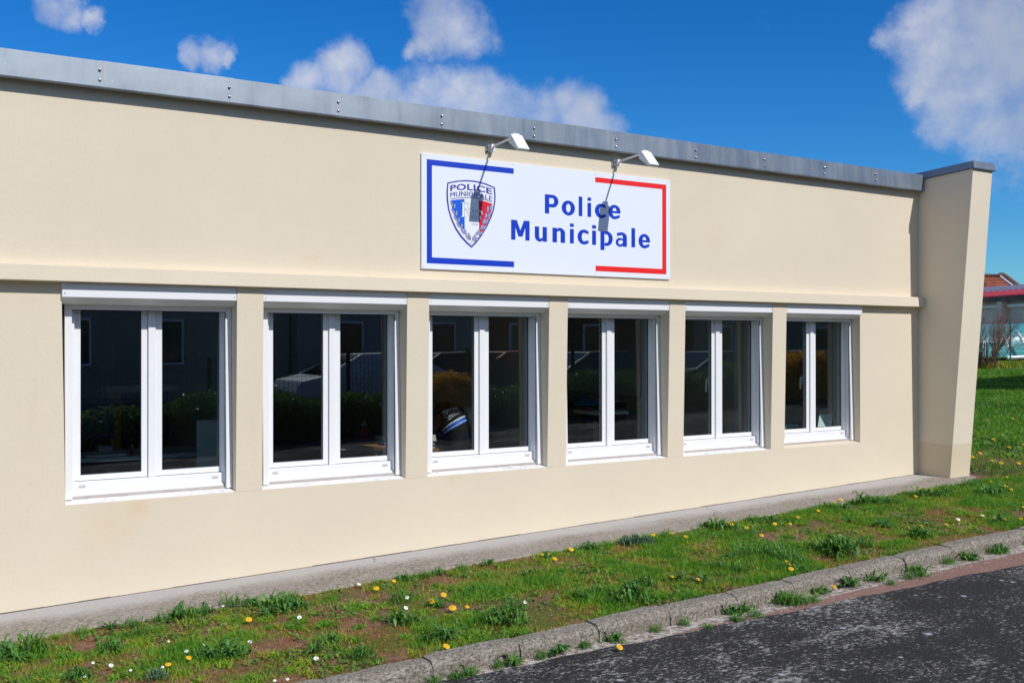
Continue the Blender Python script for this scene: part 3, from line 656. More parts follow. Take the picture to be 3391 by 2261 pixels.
blk('display_panel', 'plain pale grey panel standing upright behind the first window', 'panel', M_WB, at(652, 1392, 1.0).x, at(652, 1392, 1.0).x+.45, 1.0, 1.03, -1.82, at(652, 1392, 1.0).z)
zc = at(400, 1280, 2.6).z
cb = thing('shelf_cabinet', (1.9, 2.8, -1.82), 'tall open cabinet with a pale top at the back of the first office', 'cabinet')
bx('top', M_GREYT, cb, at(350, 1280, 2.6).x, 2.24, 2.6, 3.0, zc-.05, zc+.005); bx('side_panel', M_WOOD, cb, at(362, 1280, 2.62).x, at(362, 1280, 2.62).x+.10, 2.62, 3.0, -1.82, zc-.0505)
bx('back_panel', M_DARKM, cb, at(362, 1280, 2.62).x+.101, 2.24, 2.96, 3.0, -1.82, zc-.0505)
def tumbler(x, y, z, r, h, label):
    g = MB().lathe((x, y, z), [(0, .0005), (r*.85, .0005), (r, h), (r*.93, h), (r*.8, .006), (0, .006)], 14).build('glass_bowl', M_GLASSW, None, smooth=True); return tag(g, label, 'glass')
M_GLASSW = mat('drinking glass', (.55, .6, .6), .08, 0, .9); M_GLASSW.node_tree.nodes['Principled BSDF'].inputs['Transmission Weight'].default_value = .9
q = at(373, 1565, .285); tumbler(q.x, .285, -.955, .034, .075, 'clear glass standing on the sill inside the first window')
q = at(458, 1556, .285); tumbler(q.x, .285, -.955, .034, .062, 'small glass bowl on the sill inside the first window')
def leaves(name, x, y, z, specs, col, label):
    b = MB()
    for (ang, L, bend, w) in specs:
        dx, dy = math.cos(ang), math.sin(ang)*.3; pts = []
        for i in range(6):
            s = i/5; pts.append((x+dx*L*s*bend, y+dy*L*s*bend, z+L*s*(1-.3*bend*s)))
        b.tube(pts, [w*(1-.8*(i/5)) for i in range(6)], 5)
    return tag(b.build(name, mat(name+' leaf', col, .5), None, smooth=True), label, 'plant')
q = at(1253, 1505, .285); leaves('plant_cutting', q.x, .285, -.95, [(0.2, .115, .75, .007), (2.8, .095, .22, .006)], (.14, .42, .05), 'two bright green shoots on the sill inside the second window')
q = at(290, 1570, .285); leaves('plant_cutting', q.x, .285, -.95, [(.3, .07, .6, .006), (.9, .06, .5, .006), (2.9, .05, 1.2, .005)], (.25, .36, .08), 'pale green sprig in the lower left corner of the first window')
q = at(735, 1545, .285); leaves('house_plant', q.x, .285, -.95, [(2.2, .15, .35, .01), (1.4, .09, .5, .008), (2.8, .07, .9, .008), (.5, .08, .6, .008)], (.02, .05, .02), 'dark leafed plant in the lower right corner of the first window')
# office 2: desk that runs behind the second and third windows
z2 = at(1250, 1478, .75).z
d2x0 = at(1178, 1467, .95).x
d2 = thing('desk', (3.2, .8, -1.82), 'orange wooden desk between the second and third windows', 'desk')
a0 = at(1178, 1467, 1.0); r0 = at(1468, 1485, .52)
zt = -.90
def onz(x, y, z): d = ray(x, y); return CAM+d*((z-CAM.z)/d.z)
ptsD = [onz(1178, 1467, zt), onz(1200, 1473, zt), onz(1240, 1479, zt), onz(1290, 1483, zt)]
xr_ = onz(1468, 1484, zt).x; ybk = onz(1178, 1466, zt).y
top = [(p_.x, p_.y) for p_ in ptsD]+[(xr_, onz(1468, 1484, zt).y-.02), (xr_, ybk+.05)]
b = MB(); k = len(top); b.v = [(x, y, zt) for x, y in top]+[(x, y, zt-.03) for x, y in top]; b.f = [tuple(range(k)), tuple(reversed(range(k, 2*k)))]+[(i, (i+1) % k, k+(i+1) % k, k+i) for i in range(k)]
b.build('desk_top', M_WOOD, d2)
for (x, y) in ((top[2][0]+.1, top[2][1]+.15), (xr_-.1, ybk-.05), (xr_-.1, top[-2][1]+.1)): bx('leg', M_DARKM, d2, x, x+.05, y, y+.05, -1.82, zt-.0305)
q = onz(1275, 1474, zt)
blk('book', 'dark blue book lying on the orange desk', 'book', mat('blue cover', (.01, .03, .12), .5), q.x-.03, q.x+.2, q.y-.04, q.y+.09, zt+.0005, zt+.03)
q = onz(1290, 1455, zt)
blk('paper_stack', 'stack of white sheets on the orange desk behind the blue book', 'papers', M_PAPER, q.x-.06, q.x+.2, q.y-.02, q.y+.2, zt+.0005, zt+.02, bevel=0)
q = at(1211, 1432, 1.6)
vs_ = thing('red_box', (q.x, 1.6, q.z), 'small dark red bag hanging at the back of the second office', 'bag')
MB().hexa([(q.x-.06, 1.6, q.z-.07), (q.x+.06, 1.6, q.z-.07), (q.x+.06, 1.66, q.z-.07), (q.x-.06, 1.66, q.z-.07), (q.x-.03, 1.6, q.z+.06), (q.x+.03, 1.6, q.z+.06), (q.x+.03, 1.66, q.z+.06), (q.x-.03, 1.66, q.z+.06)]).build('bag_body', mat('dark red', (.12, .008, .01), .5), vs_, bevel=.01)
MB().tube([(q.x-.02, 1.63, q.z+.06), (q.x, 1.63, q.z+.10), (q.x+.02, 1.63, q.z+.06)], .005, 6).build('strap', M_PVC, vs_)
tag(MB().tube([at(1128+i*9, 1488+2.5*math.sin(i/8*math.pi)-i*.75, .75) for i in range(9)], .004, 6).build('cable', mat('grey cable', (.4, .42, .4), .5), None), 'thin grey cable sagging behind the second window', 'cable')
# papers and tray in the third window
q = onz(1430, 1478, zt)
tr = thing('letter_tray', (q.x, q.y, zt), 'pale letter tray full of sheets on the end of the orange desk', 'tray')
P4 = [onz(1380, 1486, zt), onz(1436, 1484, zt), onz(1449, 1479, zt), onz(1430, 1466, zt), onz(1400, 1463, zt)]
b = MB(); b.v = [(p_.x, p_.y, zt+.0005) for p_ in P4]+[(p_.x, p_.y, zt+.008) for p_ in P4]; b.f = [(4, 3, 2, 1, 0), (5, 6, 7, 8, 9)]+[(i, (i+1) % 5, 5+(i+1) % 5, 5+i) for i in range(5)]
b.build('sheet', M_PAPER, tr)
q = onz(1435, 1470, zt); zb_ = at(1435, 1461, q.y).z; zt2 = at(1435, 1440, q.y).z; xe = at(1448, 1455, q.y).x
M_TRAY = mat('beige tray', (.50, .48, .40), .5)
MB().extr([(q.y, zb_), (q.y+.25, zb_), (q.y+.25, zt2), (q.y+.02, zt2)], xe-.4, xe-.005).build('tray_side', M_TRAY, tr, bevel=.006)
bx('tray_foot', M_TRAY, tr, xe-.35, xe-.10, q.y+.10, q.y+.24, zt+.0085, zb_-.0005)
# office 4 (fourth window)
Y4 = 1.45; pA = at(1984, 1369, Y4); pB = at(2083, 1366, Y4)
def onx(x, y, X): d = ray(x, y); return CAM+d*((X-CAM.x)/d.x)
yb4 = min(3.2, onx(1900, 1362, pA.x).y)
d4 = thing('desk', ((pA.x+pB.x)/2, 2.0, -1.82), 'pale topped desk with dark end panel behind the fourth window', 'desk')
bx('desk_top', M_GREYT, d4, pA.x, pB.x, Y4, yb4, pA.z-.02, pA.z+.014, bevel=.002)
bx('front_panel', M_DARKM, d4, pA.x+.03, pB.x-.02, Y4+.03, Y4+.05, -1.82, pA.z-.0205)
bx('side_panel', M_CAB, d4, pA.x+.04, pA.x+.055, Y4+.16, yb4-.45, -1.82, pA.z-.09); bx('side_frame', M_DARKM, d4, pA.x+.056, pA.x+.07, Y4+.051, yb4-.05, -1.82, pA.z-.0205)
tr = thing('file_box', (pA.x+.3, 1.8, pA.z), 'black file box with blue and white sheets on the pale topped desk', 'box')
zt4 = pA.z+.0145
bx('box_body', M_DARKM, tr, pA.x+.12, at(2074, 1350, 1.8).x, 1.8, 2.4, zt4, at(2040, 1332, 1.8).z)
tz_ = at(2040, 1332, 1.8).z
MB().hexa([(pA.x+.02, 1.75, zt4+.05), (pA.x+.30, 1.80, tz_+.001), (pA.x+.30, 2.2, tz_+.001), (pA.x+.02, 2.2, zt4+.05), (pA.x+.02, 1.75, zt4+.06), (pA.x+.30, 1.80, tz_+.012), (pA.x+.30, 2.2, tz_+.06), (pA.x+.0, 2.2, tz_+.02)]).build('sheet', mat('blue sheet', (.02, .20, .62), .6), tr)
bx('sheet', M_PAPER, tr, pA.x+.31, at(2060, 1330, 1.8).x, 1.85, 2.2, tz_+.0005, tz_+.014)
bx('sheet', mat('magenta sheet', (.35, .02, .08), .6), tr, pA.x+.02, pA.x+.115, 1.72, 1.9, zt4+.0005, zt4+.03)
bx('tray', M_DARKM, tr, pA.x+.01, pA.x+.115, 1.95, 2.7, zt4+.0005, zt4+.12)
XW = 7.415
e1_ = onx(2118, 1310, XW); e2_ = onx(2122, 1200, XW)
wb = thing('whiteboard', (XW, 2.6, -.3), 'whiteboard on the office wall behind the fourth window', 'board')
bx('board_face', M_WB, wb, XW-.02, XW-.001, e1_.y, e1_.y+1.8, e1_.z, .42); bx('board_frame', M_CAB, wb, XW-.025, XW-.001, e1_.y-.03, e1_.y-.0005, e1_.z-.03, .45); bx('board_frame', M_CAB, wb, XW-.025, XW-.001, e1_.y, e1_.y+1.83, e1_.z-.03, e1_.z-.0005)
# office 5/6
q = at(2427, 1358, .9)
hl = thing('desk_lamp', (q.x, .9, q.z-.1), 'small chrome desk lamp with green trim behind the fifth window', 'lamp')
MB().sph((q.x, .9, q.z), .035, 10, 6, (1.3, 1, .8)).build('lamp_head', mat('chrome', (.7, .7, .7), .1, 1), hl, smooth=True)
MB().tube([(q.x, .9, q.z), (q.x+.05, .95, q.z-.08), (q.x+.05, .95, -1.10)], .006, 6).build('arm', mat('green trim', (.05, .3, .2), .3), hl)
desk('desk', 'brown desk behind the fifth window', q.x-.6, q.x+.5, .75, 1.4, -1.10, mat('brown top', (.10, .06, .04), .4))
cx5 = at(2390, 1350, 2.0)
ch = thing('office_chair', (cx5.x, 2.0, -1.82), 'black office chair in the room behind the fifth window', 'chair')
bx('seat', M_DARKM, ch, cx5.x-.24, cx5.x+.24, 1.8, 2.25, -1.38, -1.31, bevel=.02); bx('backrest', M_DARKM, ch, cx5.x-.22, cx5.x+.22, 2.2, 2.25, -1.25, -.75, bevel=.02); bx('column', M_CAB, ch, cx5.x-.03, cx5.x+.03, 2.0, 2.06, -1.82, -1.3805)
q = at(2735, 1395, .40); t_ = at(2738, 1370, .40)
b = MB(); A = [at(2708, 1417, .36), at(2752, 1415, .36), at(2760, 1370, .44), at(2715, 1370, .44)]
nv = len(A); off = Vector((0, .006, 0)); b.v = [tuple(p) for p in A]+[tuple(p+off) for p in A]; b.f = [(0, 1, 2, 3), (7, 6, 5, 4)]+[(i, 4+i, 4+(i+1) % 4, (i+1) % 4) for i in range(4)]
tag(b.build('card', mat('pale card', (.80, .86, .85), .6), None), 'pale upright card leaning inside the sixth window', 'card')
dz = -.955
desk('desk', 'dark desk behind the sixth window', 7.56, 9.0, .36, .95, dz-.01, mat('dark top', (.06, .045, .04), .4))
for i, (m_, l) in enumerate([(mat('grey tray', (.3, .29, .28), .5), 'grey letter tray under the coloured folders in the sixth window'), (mat('yellow folder', (.75, .42, .02), .5), 'yellow folder in the pile inside the sixth window'), (mat('green folder', (.05, .32, .18), .5), 'green folder in the pile inside the sixth window'), (mat('blue folder', (.03, .22, .32), .5), 'blue-green folder on top of the pile inside the sixth window')]):
    x0_ = at(2600+3*i, 1400, .45).x; z0 = dz-.0095+[0, .05, .075, .09][i]
    o = blk('folder' if i else 'letter_tray', l, 'folder' if i else 'tray', m_, x0_-.25, x0_+[.02, .07, .10, .12][i], .42, .62+.02*i, z0, z0+[.0495, .0245, .0145, .01][i])

# ------------------------------------------------------------------ PERSON behind the third window
M_UNI = mat('dark navy uniform', (.005, .006, .011), .8, var=.2, vscale=20, bump=.4, bscale=30, bdist=.01)
M_SKIN = mat('skin', (.42, .24, .17), .55); M_HAIR = mat('dark hair', (.015, .011, .009), .6, bump=.5, bscale=220)
M_BAND = mat('bright blue band', (.02, .13, .80), .5); M_REFL = mat('reflective silver', (.86, .88, .90), .45)
YP = .95
pel = at(1520, 1500, YP+.10); wst = at(1516, 1450, YP+.10); mid = at(1507, 1415, YP+.11); chs = at(1493, 1386, YP+.17); upc = at(1485, 1372, YP+.26); nek = at(1476, 1366, YP+.36); hed = at(1466, 1372, YP+.47)
hed2 = hed+Vector((-.03, .07, -.03))
rt = Vector((.80, .25, .12)).normalized()
shR = upc+rt*.19+Vector((0, .02, -.03)); shL = upc-rt*.19+Vector((0, .02, -.05))
elR = shR+Vector((.02, .16, -.24)); elL = shL+Vector((-.04, .14, -.22)); haR = elR+Vector((-.16, .20, .03)); haL = elL+Vector((-.05, .22, .03))
hipR = pel+rt*.10; hipL = pel-rt*.10; knR = hipR+Vector((-.12, .42, .0)); knL = hipL+Vector((-.16, .40, .02)); anR = knR+Vector((0, .02, -.42)); anL = knL+Vector((0, .0, -.42))
V = [pel, wst, mid, chs, upc, nek, hed, hed2, shR, elR, haR, shL, elL, haL, hipR, knR, anR, hipL, knL, anL, anR+Vector((-.02, .16, -.03)), anL+Vector((-.02, .16, -.03))]
Ed = [(0,1),(1,2),(2,3),(3,4),(4,5),(5,6),(6,7),(4,8),(8,9),(9,10),(4,11),(11,12),(12,13),(0,14),(14,15),(15,16),(0,17),(17,18),(18,19),(16,20),(19,21)]
Rd = [.155,.15,.165,.175,.14,.06,.085,.08,.075,.05,.035,.075,.05,.035,.10,.075,.05,.10,.075,.05,.04,.04]
prs = thing('person', tuple(pel), 'seated person in dark navy uniform bending forward, back turned, behind the third window', 'person')
me = bpy.data.meshes.new('body'); me.from_pydata([tuple(v-pel) for v in V], Ed, []); bo_ = bpy.data.objects.new('body', me); COL.objects.link(bo_)
sk = bo_.modifiers.new('skin', 'SKIN'); sk.use_smooth_shade = True; lay = me.skin_vertices[0].data
for i, r in enumerate(Rd): lay[i].radius = (r, r*(.78 if i in (0, 1, 2, 3) else 1))
lay[0].use_root = True
ss = bo_.modifiers.new('sub', 'SUBSURF'); ss.levels = 2; ss.render_levels = 2
bpy.context.view_layer.update(); dg = bpy.context.evaluated_depsgraph_get(); ev = bpy.data.meshes.new_from_object(bo_.evaluated_get(dg))
bpy.data.objects.remove(bo_); body = bpy.data.objects.new('body', ev); COL.objects.link(body); body.parent = prs
ev.materials.clear(); ev.materials.append(M_UNI); ev.materials.append(M_SKIN)
for p in ev.polygons:
    p.use_smooth = True; c_ = Vector(p.center)+pel; p.material_index = 0
    if (c_-hed).length < .12 or (c_-hed2).length < .13 or (c_-haR).length < .09 or (c_-haL).length < .09: p.material_index = 1
bv = BVHTree.FromPolygons([v.co+pel for v in ev.vertices], [tuple(p.vertices) for p in ev.polygons])
b = MB().sph(tuple(hed+Vector((.012, -.02, .03))), .105, 16, 10, (1, 1.05, 1)); b.build('hair', M_HAIR, prs, smooth=True)
for s_ in (1, -1):   # curled hands with fingers
    h = haR if s_ > 0 else haL; b = MB()
    for k_ in range(4): b.tube([h+Vector((.012*(k_-1.5), .02, 0)), h+Vector((.014*(k_-1.5), .07, .005)), h+Vector((.013*(k_-1.5), .09, -.025+.004*abs(k_-1)))], [.010, .009, .007], 6)
    b.tube([h+Vector((-.03*s_, 0, 0)), h+Vector((-.045*s_, .04, -.01)), h+Vector((-.03*s_, .065, -.02))], [.012, .010, .008], 6)
    b.build('fingers', M_SKIN, prs, smooth=True)
def hit(x, y):
    d = ray(x, y).normalized(); r = bv.ray_cast(CAM, d); return r[0] if r[0] is not None else at(x, y, YP)
def decal(quadpx, name, m_, lift, cells=None, grid=(26, 26), polys=None):
    C4 = [hit(*p) for p in quadpx]     # BL BR TR TL on the back of the jacket
    n_ = (C4[1]-C4[0]).cross(C4[3]-C4[0]).normalized()
    if n_.y > 0: n_ = -n_
    b = MB()
    def pt(u, v):
        base = C4[0]*(1-u)*(1-v)+C4[1]*u*(1-v)+C4[2]*u*v+C4[3]*(1-u)*v
        r = bv.ray_cast(base+n_*.3, -n_); p_ = r[0] if r[0] is not None and (r[0]-base).length < .12 else base
        return p_+n_*lift
    if polys is None:
        for i in range(grid[0]+1):
            for j in range(grid[1]+1): b.v.append(tuple(pt(i/grid[0], j/grid[1])))
        for i in range(grid[0]):
            for j in range(grid[1]): a = i*(grid[1]+1)+j; b.f.append((a, a+grid[1]+1, a+grid[1]+2, a+1))
    else:
        vv, ff = polys; b.v = [tuple(pt(u, v)) for u, v in vv]; b.f = ff
    return b.build(name, m_, prs, fix=False)
Q = [(1487.5, 1391.8), (1532, 1367.7), (1516, 1349), (1463.4, 1363.2)]
decal(Q, 'back_patch', M_REFL, .004)
sub = lambda u0, v0, u1, v1: [(tuple(np.array(Q[0])*(1-u)*(1-v)+np.array(Q[1])*u*(1-v)+np.array(Q[2])*u*v+np.array(Q[3])*(1-u)*v)) for u, v in ((u0, v0), (u1, v0), (u1, v1), (u0, v1))]
decal(sub(.04, .07, .96, .93), 'patch_field', M_UNI, .006)
for body_t, v0, v1 in (('POLICE', .50, .88), ('MUNICIPALE', .13, .42)):
    vv, ff, a_, b_x = text_mesh(body_t, .05, spacing=1.05)
    decal(Q, 'patch_lettering', M_REFL, .0085, polys=([(.09+.82*(x-a_)/(b_x-a_), v0+(v1-v0)*min(1, max(0, (y+.05)/.782))) for x, y in vv], ff))
bd = [[(1452, 1440), (1500, 1400), (1549, 1376)], [(1458, 1446), (1510, 1412), (1553, 1390)]]
def bandstrip(f0, f1, name, m_, lift):
    b = MB(); nn = 18
    q3 = lambda P3, s: np.array(P3[0])*(1-s)*(1-2*s)+np.array(P3[1])*4*s*(1-s)+np.array(P3[2])*s*(2*s-1)
    cols = []
    for i in range(nn+1):
        s = i/nn; T = q3(bd[0], s); B = q3(bd[1], s); cl_ = []
        for ff_ in (f0, (f0+f1)/2, f1):
            x, y = T*(1-ff_)+B*ff_; r = bv.ray_cast(CAM, ray(x, y).normalized())
            if r[0] is not None: cl_.append(tuple(r[0]+(r[1]*lift if r[1].dot(ray(x, y)) < 0 else -r[1]*lift)))
        if len(cl_) == 3: cols.append(cl_)
    for cl_ in cols: b.v += cl_
    nn = len(cols)-1
    for i in range(nn):
        for j in (0, 1): a = i*3+j; b.f.append((a, a+3, a+4, a+1))
    b.build(name, m_, prs, fix=False)
bandstrip(-.15, 1.1, 'jacket_band', M_BAND, .005); bandstrip(-.25, .05, 'reflective_stripe', M_REFL, .008); bandstrip(.72, .88, 'reflective_stripe', M_REFL, .008)
oc = at(1560, 1470, YP+.02)
ch = thing('office_chair', (oc.x, YP+.15, -1.82), 'black mesh office chair with the seated person in it', 'chair')
bx('backrest', M_CAB, ch, oc.x-.02, oc.x+.03, YP-.1, YP+.35, pel.z-.02, pel.z+.42, bevel=.015)
for k_ in range(4): bx('back_slot', M_DARKM, ch, oc.x-.0225, oc.x-.0205, YP-.05, YP+.2, pel.z+.06+.05*k_, pel.z+.07+.05*k_)
bx('seat', M_DARKM, ch, oc.x-.5, oc.x-.02, YP-.08, YP+.36, pel.z-.19, pel.z-.13, bevel=.02)
bx('column', M_CAB, ch, oc.x-.28, oc.x-.22, YP+.12, YP+.18, -1.76, pel.z-.1905)
for k_ in range(5):
    a = k_*1.2566; MB().tube([(oc.x-.25, YP+.15, -1.75), (oc.x-.25+.26*math.cos(a), YP+.15+.26*math.sin(a), -1.79)], [.025, .018], 6).build('foot', M_DARKM, ch)

# ------------------------------------------------------------------ GRASS, WEEDS, FLOWERS
def blades(name, pts, h, w, hue, m_, curl=.6):
    n = len(pts); a = RNG.random(n)*2*np.pi; lean = (.25+RNG.random(n)*curl)*h; la = RNG.random(n)*2*np.pi
    wx, wy_ = np.cos(a)*w/2, np.sin(a)*w/2; lx, ly = np.cos(la)*lean, np.sin(la)*lean
    v = np.zeros((n, 5, 3)); x, y, z = pts.T
    v[:, 0] = np.stack([x-wx, y-wy_, z], 1); v[:, 1] = np.stack([x+wx, y+wy_, z], 1)
    v[:, 2] = np.stack([x+wx*.7+lx*.4, y+wy_*.7+ly*.4, z+h*.6], 1); v[:, 3] = np.stack([x-wx*.7+lx*.4, y-wy_*.7+ly*.4, z+h*.6], 1)
    v[:, 4] = np.stack([x+lx, y+ly, z+h], 1)
    me = bpy.data.meshes.new(name); me.vertices.add(n*5); me.vertices.foreach_set('co', v.reshape(-1))
    base = (np.arange(n)*5)[:, None]; loops = np.concatenate([base+np.array([0, 1, 2, 3]), base+np.array([3, 2, 4])], 1).reshape(-1)
    me.loops.add(n*7); me.loops.foreach_set('vertex_index', loops.astype(np.int32)); me.polygons.add(n*2)
    ls = (np.arange(n)*7)[:, None]+np.array([0, 4]); me.polygons.foreach_set('loop_start', ls.reshape(-1).astype(np.int32))
    try: me.polygons.foreach_set('loop_total', np.tile([4, 3], n).astype(np.int32))
    except Exception: pass
    me.update(calc_edges=True); at_ = me.attributes.new('hue', 'FLOAT', 'POINT'); at_.data.foreach_set('value', np.repeat(hue, 5).astype(np.float32))
    me.materials.append(m_); o = bpy.data.objects.new(name, me); COL.objects.link(o); o['kind'] = 'stuff'; return o
def veg(name, ramp, rough=.55, trans=.35):
    m_ = bpy.data.materials.new(name); m_.use_nodes = True; t = m_.node_tree; b = t.nodes['Principled BSDF']
    b.inputs['Roughness'].default_value = rough; b.inputs['Specular IOR Level'].default_value = .35
    at_ = N(t, 'ShaderNodeAttribute'); at_.attribute_name = 'hue'; r = N(t, 'ShaderNodeValToRGB'); t.links.new(at_.outputs['Fac'], r.inputs[0])
    while len(r.color_ramp.elements) < len(ramp): r.color_ramp.elements.new(.5)
    for e, (p, c) in zip(r.color_ramp.elements, ramp): e.position = p; e.color = c+(1,)
    t.links.new(r.outputs[0], b.inputs['Base Color'])
    tl_ = N(t, 'ShaderNodeBsdfTranslucent'); t.links.new(r.outputs[0], tl_.inputs[0]); mx = N(t, 'ShaderNodeMixShader'); mx.inputs[0].default_value = trans
    out = t.nodes['Material Output']; t.links.new(b.outputs[0], mx.inputs[1]); t.links.new(tl_.outputs[0], mx.inputs[2]); t.links.new(mx.outputs[0], out.inputs[0]); return m_
M_GRASS = veg('grass blades', [(0, (.50, .17, .05)), (.18, (.40, .27, .04)), (.4, (.30, .42, .03)), (.72, (.14, .36, .018)), (1, (.05, .20, .014))])
M_GRASS2 = veg('lawn blades', [(0, (.26, .38, .03)), (.4, (.15, .34, .018)), (.8, (.06, .20, .012)), (1, (.03, .12, .012))])
def scatter(n, xr, yr, keep):
    x = xr[0]+RNG.random(n)*(xr[1]-xr[0]); y = yr[0]+RNG.random(n)*(yr[1]-yr[0]); k = RNG.random(n) < keep(x, y); return x[k], y[k]
GZ = lambda x: .0281*np.clip(x, -8, 42)-1.706
lush = lambda x, y: np.clip((vn(x, y, 1.6)*.6+vn(x+9, y, 4.5)*.4-.42)*5, 0, 1)
def keep1(x, y):
    d = .22+.60*lush(x, y); bare = vn(x+40, y+5, 2.2)*.6+vn(x, y+20, 6)*.4; d = d*np.clip((.66-bare)*7, .12, 1)
    d = np.maximum(d, np.exp(-((y+.70)/.05)**2)*.5*np.clip(vn(x, y*0, 2.5)*3-1, 0, 1)); 
    d[(x < 9.98) & (y > -.64)] = 0; d[(x < 10.1) & (y > -.5)] = 0; return np.clip(d, 0, 1)
x, y = scatter(330000, (-.9, 12.5), (-2.28, -.62), keep1)
L = lush(x, y); hue = np.clip(.06+.62*L+.22*vn(x, y, 11)+RNG.normal(0, .17, len(x)), 0, 1)
blades('grass', np.stack([x, y, GZ(x)-.02], 1), (.014+.020*RNG.random(len(x)))*(.7+.9*L), .0035+.002*RNG.random(len(x)), hue, M_GRASS, 1.1)
def keep2(x, y): d = np.clip(1.2-((x-10)**2+(y+1)**2)**.5*.045, .25, 1); d[(x < 10.05) & (y > -.5)] = 0; d[x > 1.75*(y+7)+3] = 0; return d
x, y = scatter(330000, (9.98, 30), (-.62, 15), keep2)
hue = np.clip(.2+.6*vn(x, y, .9)+RNG.normal(0, .2, len(x)), 0, 1); sc_ = 1+(x-10)*.05
blades('lawn_grass', np.stack([x, y, GZ(x)-.014], 1), (.022+.028*RNG.random(len(x)))*sc_, (.006+.004*RNG.random(len(x)))*sc_, hue, M_GRASS2, 1.2)
# ground cover: little round leaves
def roundleaves(name, x, y, r, hue, m_, tilt=.5, zoff=.0):
    n = len(x); k = 5; a0 = RNG.random(n)*6.28; tx, ty = RNG.normal(0, tilt, n), RNG.normal(0, tilt, n); h = zoff+RNG.random(n)*.018
    v = np.zeros((n, k, 3))
    for i in range(k):
        a = a0+i*2*np.pi/k; rr = r*(1 if i else 1.5); dx, dy = np.cos(a)*rr, np.sin(a)*rr; v[:, i] = np.stack([x+dx, y+dy, GZ(x)-.012+h+dx*tx+dy*ty], 1)
    me = bpy.data.meshes.new(name); me.vertices.add(n*k); me.vertices.foreach_set('co', v.reshape(-1)); me.loops.add(n*k); me.loops.foreach_set('vertex_index', np.arange(n*k, dtype=np.int32))
    me.polygons.add(n); me.polygons.foreach_set('loop_start', (np.arange(n)*k).astype(np.int32))
    me.update(calc_edges=True); at_ = me.attributes.new('hue', 'FLOAT', 'POINT'); at_.data.foreach_set('value', np.repeat(hue, k).astype(np.float32))
    me.materials.append(m_); o = bpy.data.objects.new(name, me); COL.objects.link(o); o['kind'] = 'stuff'; return o
M_COVER = veg('ground cover leaves', [(0, (.19, .22, .04)), (.4, (.11, .25, .025)), (1, (.04, .15, .02))], trans=.2)
x, y = scatter(60000, (-.9, 12.5), (-2.28, -.68), lambda x, y: np.clip((vn(x+70, y+3, 3.2)*.6+vn(x, y+60, 9)*.4-.5)*6, 0, 1)*np.where((x < 10) & (y > -.66), 0, 1))
roundleaves('ground_cover', x, y, .0035+.006*RNG.random(len(x)), RNG.random(len(x)), M_COVER)
x, y = scatter(42000, (9.98, 24), (-.6, 10), lambda x, y: np.clip((vn(x+70, y+3, 2.0)-.35)*3, 0, 1)*np.clip(1.3-(x-10)*.1, .1, 1)*np.where((x < 10.1) & (y > -.5), 0, 1))
roundleaves('lawn_ground_cover', x, y, .009+.014*RNG.random(len(x)), RNG.random(len(x)), M_COVER, zoff=.015)
# grit on the soil, slab edge and gutter
def stones(name, x, y, z, r, m_):
    n = len(x); oct_ = np.array([(1, 0, 0), (0, 1, 0), (-1, 0, 0), (0, -1, 0), (0, 0, .7), (0, 0, -.7)], float); v = oct_[None]*r[:, None, None]*(.6+.8*RNG.random((n, 6, 1)))
    v = v+np.stack([x, y, z], 1)[:, None]; F = np.array([(0, 1, 4), (1, 2, 4), (2, 3, 4), (3, 0, 4), (1, 0, 5), (2, 1, 5), (3, 2, 5), (0, 3, 5)])
    me = bpy.data.meshes.new(name); me.from_pydata(v.reshape(-1, 3).tolist(), [], ((np.arange(n)*6)[:, None, None]+F).reshape(-1, 3).tolist()); me.materials.append(m_)
    o = bpy.data.objects.new(name, me); COL.objects.link(o); o['kind'] = 'stuff'; return o
M_GRIT = mat('pale grit', (.60, .56, .52), .9, 0, .2, col2=(.32, .19, .14), cthr=(.48, .56), vscale=60)
x, y = scatter(5200, (-.9, 12), (-2.27, -.68), lambda x, y: np.clip((vn(x+40, y+5, 2.2)-.35)*2.2, .12, 1)*np.where((x < 10) & (y > -.66), 0, 1)); stones('soil_grit', x, y, GZ(x)-.012, .002+.004*RNG.random(len(x))**2, M_GRIT)
x, y = scatter(5200, (.5, 12), (-2.62, -2.43), lambda x, y: np.ones(len(x))*.8); stones('gutter_grit', x, y, GZ(x)-.090, .002+.005*RNG.random(len(x))**2, M_GRIT)
x, y = scatter(420, (-.9, 9.5), (-.62, -.02), lambda x, y: np.ones(len(x))*.8); stones('pavement_grit', x, y, GZ(x)+.001, .0015+.004*RNG.random(len(x))**3, M_GRIT)

cx_, cy_ = scatter(900, (-.9, 12.5), (-2.24, -.66), lambda x, y: np.where((x < 10) & (y > -.68), 0, .9))
cr_ = .02+.05*RNG.random(len(cx_)); k_ = 46; xx = np.repeat(cx_, k_)+RNG.normal(0, 1, len(cx_)*k_)*np.repeat(cr_, k_)*.6; yy = np.repeat(cy_, k_)+RNG.normal(0, 1, len(cx_)*k_)*np.repeat(cr_, k_)*.6
ok = ~((xx < 10) & (yy > -.645)) & (yy > -2.27)
hh_ = np.clip(np.repeat(RNG.random(len(cx_)), k_)*.6+.3+RNG.normal(0, .12, len(xx)), 0, 1)
blades('small_weeds', np.stack([xx, yy, GZ(xx)-.016], 1)[ok], (.012+.022*RNG.random(len(xx)))[ok], (.005+.006*RNG.random(len(xx)))[ok], hh_[ok], M_GRASS, 2.2)
